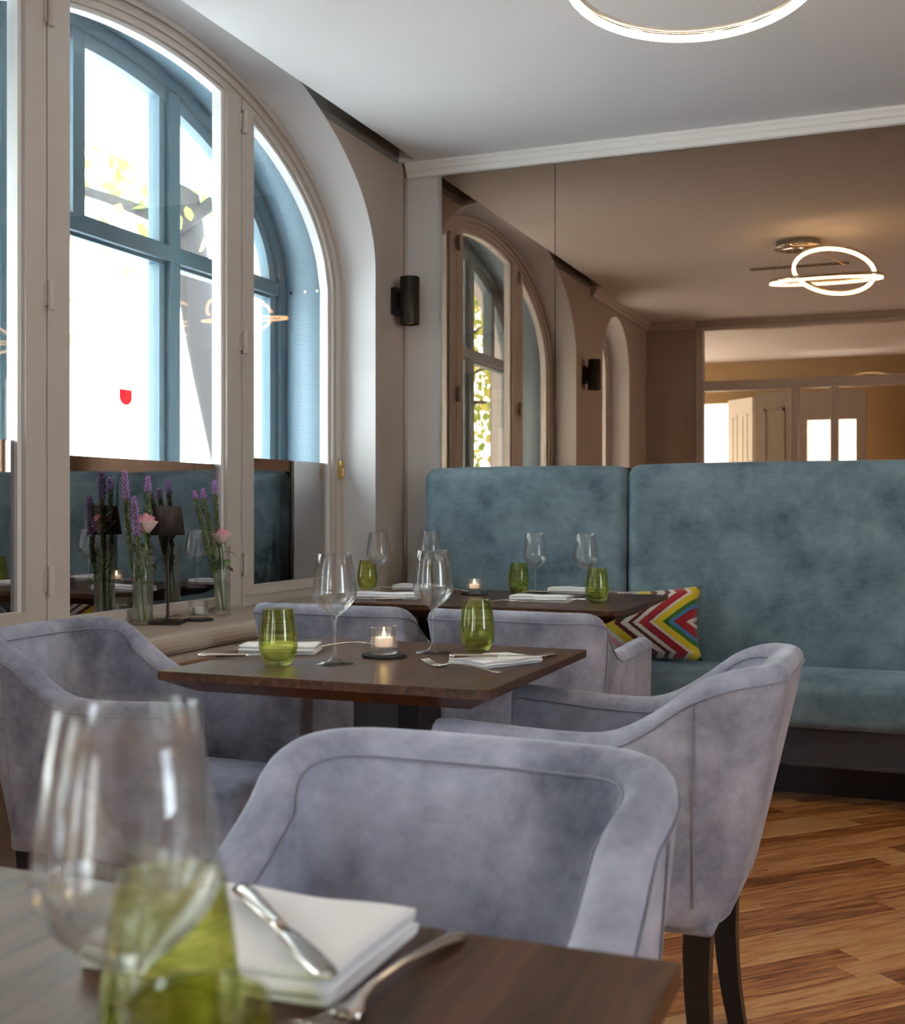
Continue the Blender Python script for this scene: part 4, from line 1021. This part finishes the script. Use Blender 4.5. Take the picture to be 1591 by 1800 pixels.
def tree(label, x, y, lean, h, rad, cz, seed, n=2600, r0=.19):
    rn = random.Random(seed); t = thing('street_tree', label, 'tree', (x, y, -.25), 0, 'street trees')
    pts = spl([(0, 0, 0), (lean[0] * .3, lean[1] * .3, h * .3), (lean[0] * .7, lean[1] * .75, h * .65), (lean[0], lean[1], h)], 6)
    g = G().tube(pts, [r0 * (1 - .55 * i / len(pts)) for i in range(len(pts))], 12)
    ob('trunk', g.me('trunk', mat('bark', (.035, .032, .032), .9, bump=.8, bscale=12), True), t)
    for k in range(7):
        a = rn.random() * 6.28; s_ = pts[-1] - Vector((0, 0, rn.random() * h * .25)); e = s_ + Vector((cos(a) * rad * .8, sin(a) * rad * .8, rn.uniform(-.1, .7) * rad))
        ob('branch', G().tube(spl([s_, s_.lerp(e, .5) + Vector((0, 0, .2)), e], 5), [.06 * (1 - .85 * i / 10) for i in range(11)], 6).me('branch', MATS['bark'], True), t)
    g = G(); c = pts[-1] + Vector((0, 0, cz))
    for k in range(n):
        d = Vector((rn.gauss(0, 1), rn.gauss(0, 1), rn.gauss(0, .75))).normalized() * rad * rn.random() ** .4
        q = c + d; s_ = rn.uniform(.05, .10); a = Euler((rn.random() * 6, rn.random() * 6, rn.random() * 6)).to_matrix()
        g.add([q + a @ Vector(w) * s_ for w in ((-1, 0, 0), (-.3, .6, .1), (.6, .45, 0), (1, 0, -.1), (.6, -.45, 0), (-.3, -.6, .1))], [(0, 1, 2, 3, 4, 5)])
    o = ob('foliage', me('foliage', g.v, g.f, M_TREELEAF), t); o['kind'] = 'stuff'
    return t
def leafmat():
    m, n, l, p = nt('tree_leaf'); gi = n.new('ShaderNodeNewGeometry'); r = n.new('ShaderNodeValToRGB')
    r.color_ramp.elements[0].color = (.16, .28, .04, 1); r.color_ramp.elements[1].color = (.50, .48, .10, 1); l.new(gi.outputs['Random Per Island'], r.inputs['Fac'])
    l.new(r.outputs['Color'], p.inputs['Base Color']); p.inputs['Roughness'].default_value = .6; p.inputs['Subsurface Weight'].default_value = 0
    tr = n.new('ShaderNodeBsdfTranslucent'); l.new(r.outputs['Color'], tr.inputs['Color']); mx = n.new('ShaderNodeMixShader'); mx.inputs['Fac'].default_value = .45
    out = n['Material Output']; l.new(p.outputs[0], mx.inputs[1]); l.new(tr.outputs[0], mx.inputs[2]); l.new(mx.outputs[0], out.inputs['Surface'])
    return m
M_TREELEAF = leafmat()
tree('leaning street tree just outside the arched window', -3.5, 4.75, (-.1, -1.35, 0), 4.6, 2.3, .9, 1, r0=.24)
tree('street tree farther along the pavement, seen in the mirror', -6.0, -14.0, (.2, .2, 0), 3.9, 2.6, .2, 2, 4200)
tree('street tree down the road, seen in the mirror', -11.5, -21.0, (.2, .4, 0), 3.4, 3.0, .6, 3)
tree('street tree across the road, seen in the mirror', -12.5, 8.5, (.1, .4, 0), 3.4, 2.6, .8, 4)
# parked car
cr = thing('parked_car', 'grey car parked in the street, glimpsed in the mirror', 'car', (-4.0, -9.3, -.25), radians(90))
def loftx(secs, m, name, par):
    g = G(); K = len(secs[0])
    for s_ in secs: g.v += s_
    for i in range(len(secs) - 1):
        for j in range(K): g.f.append((i * K + j, i * K + (j + 1) % K, (i + 1) * K + (j + 1) % K, (i + 1) * K + j))
    g.f += [tuple(range(K)), tuple(range(len(secs) * K - K, len(secs) * K))[::-1]]
    return smod(ob(name, g.me(name, m, True), par), 1)
def sec(x, w, z0, z1): return [(x, -w, z0), (x, -w, (z0 + z1) / 2), (x, -w * .9, z1), (x, w * .9, z1), (x, w, (z0 + z1) / 2), (x, w, z0)]
M_CAR = mat('car_grey', (.12, .13, .14), .25, metal=.5, coat=.8)
loftx([sec(-2.15, .7, .4, .75), sec(-2.0, .84, .28, .88), sec(-1.0, .88, .25, .95), sec(.6, .88, .25, .95), sec(1.7, .85, .27, .85), sec(2.1, .72, .38, .68)], M_CAR, 'body', cr)
loftx([sec(-1.95, .70, .9, .98), sec(-1.4, .70, .9, 1.38), sec(-.6, .72, .9, 1.47), sec(.2, .70, .9, 1.42), sec(.95, .68, .9, .99)], mat('car_glass', (.05, .06, .07), .05), 'cabin', cr)
for sx in (-1.35, 1.3):
    for sy in (-.80, .80):
        ob('wheel', G().lathe([(.0005, -.09), (.2, -.09), (.3, -.08), (.31, 0), (.3, .08), (.2, .09), (.0005, .09)], 24).me('wheel', M_BLACK, True), cr, (sx, sy, .31), (pi / 2, 0, 0))
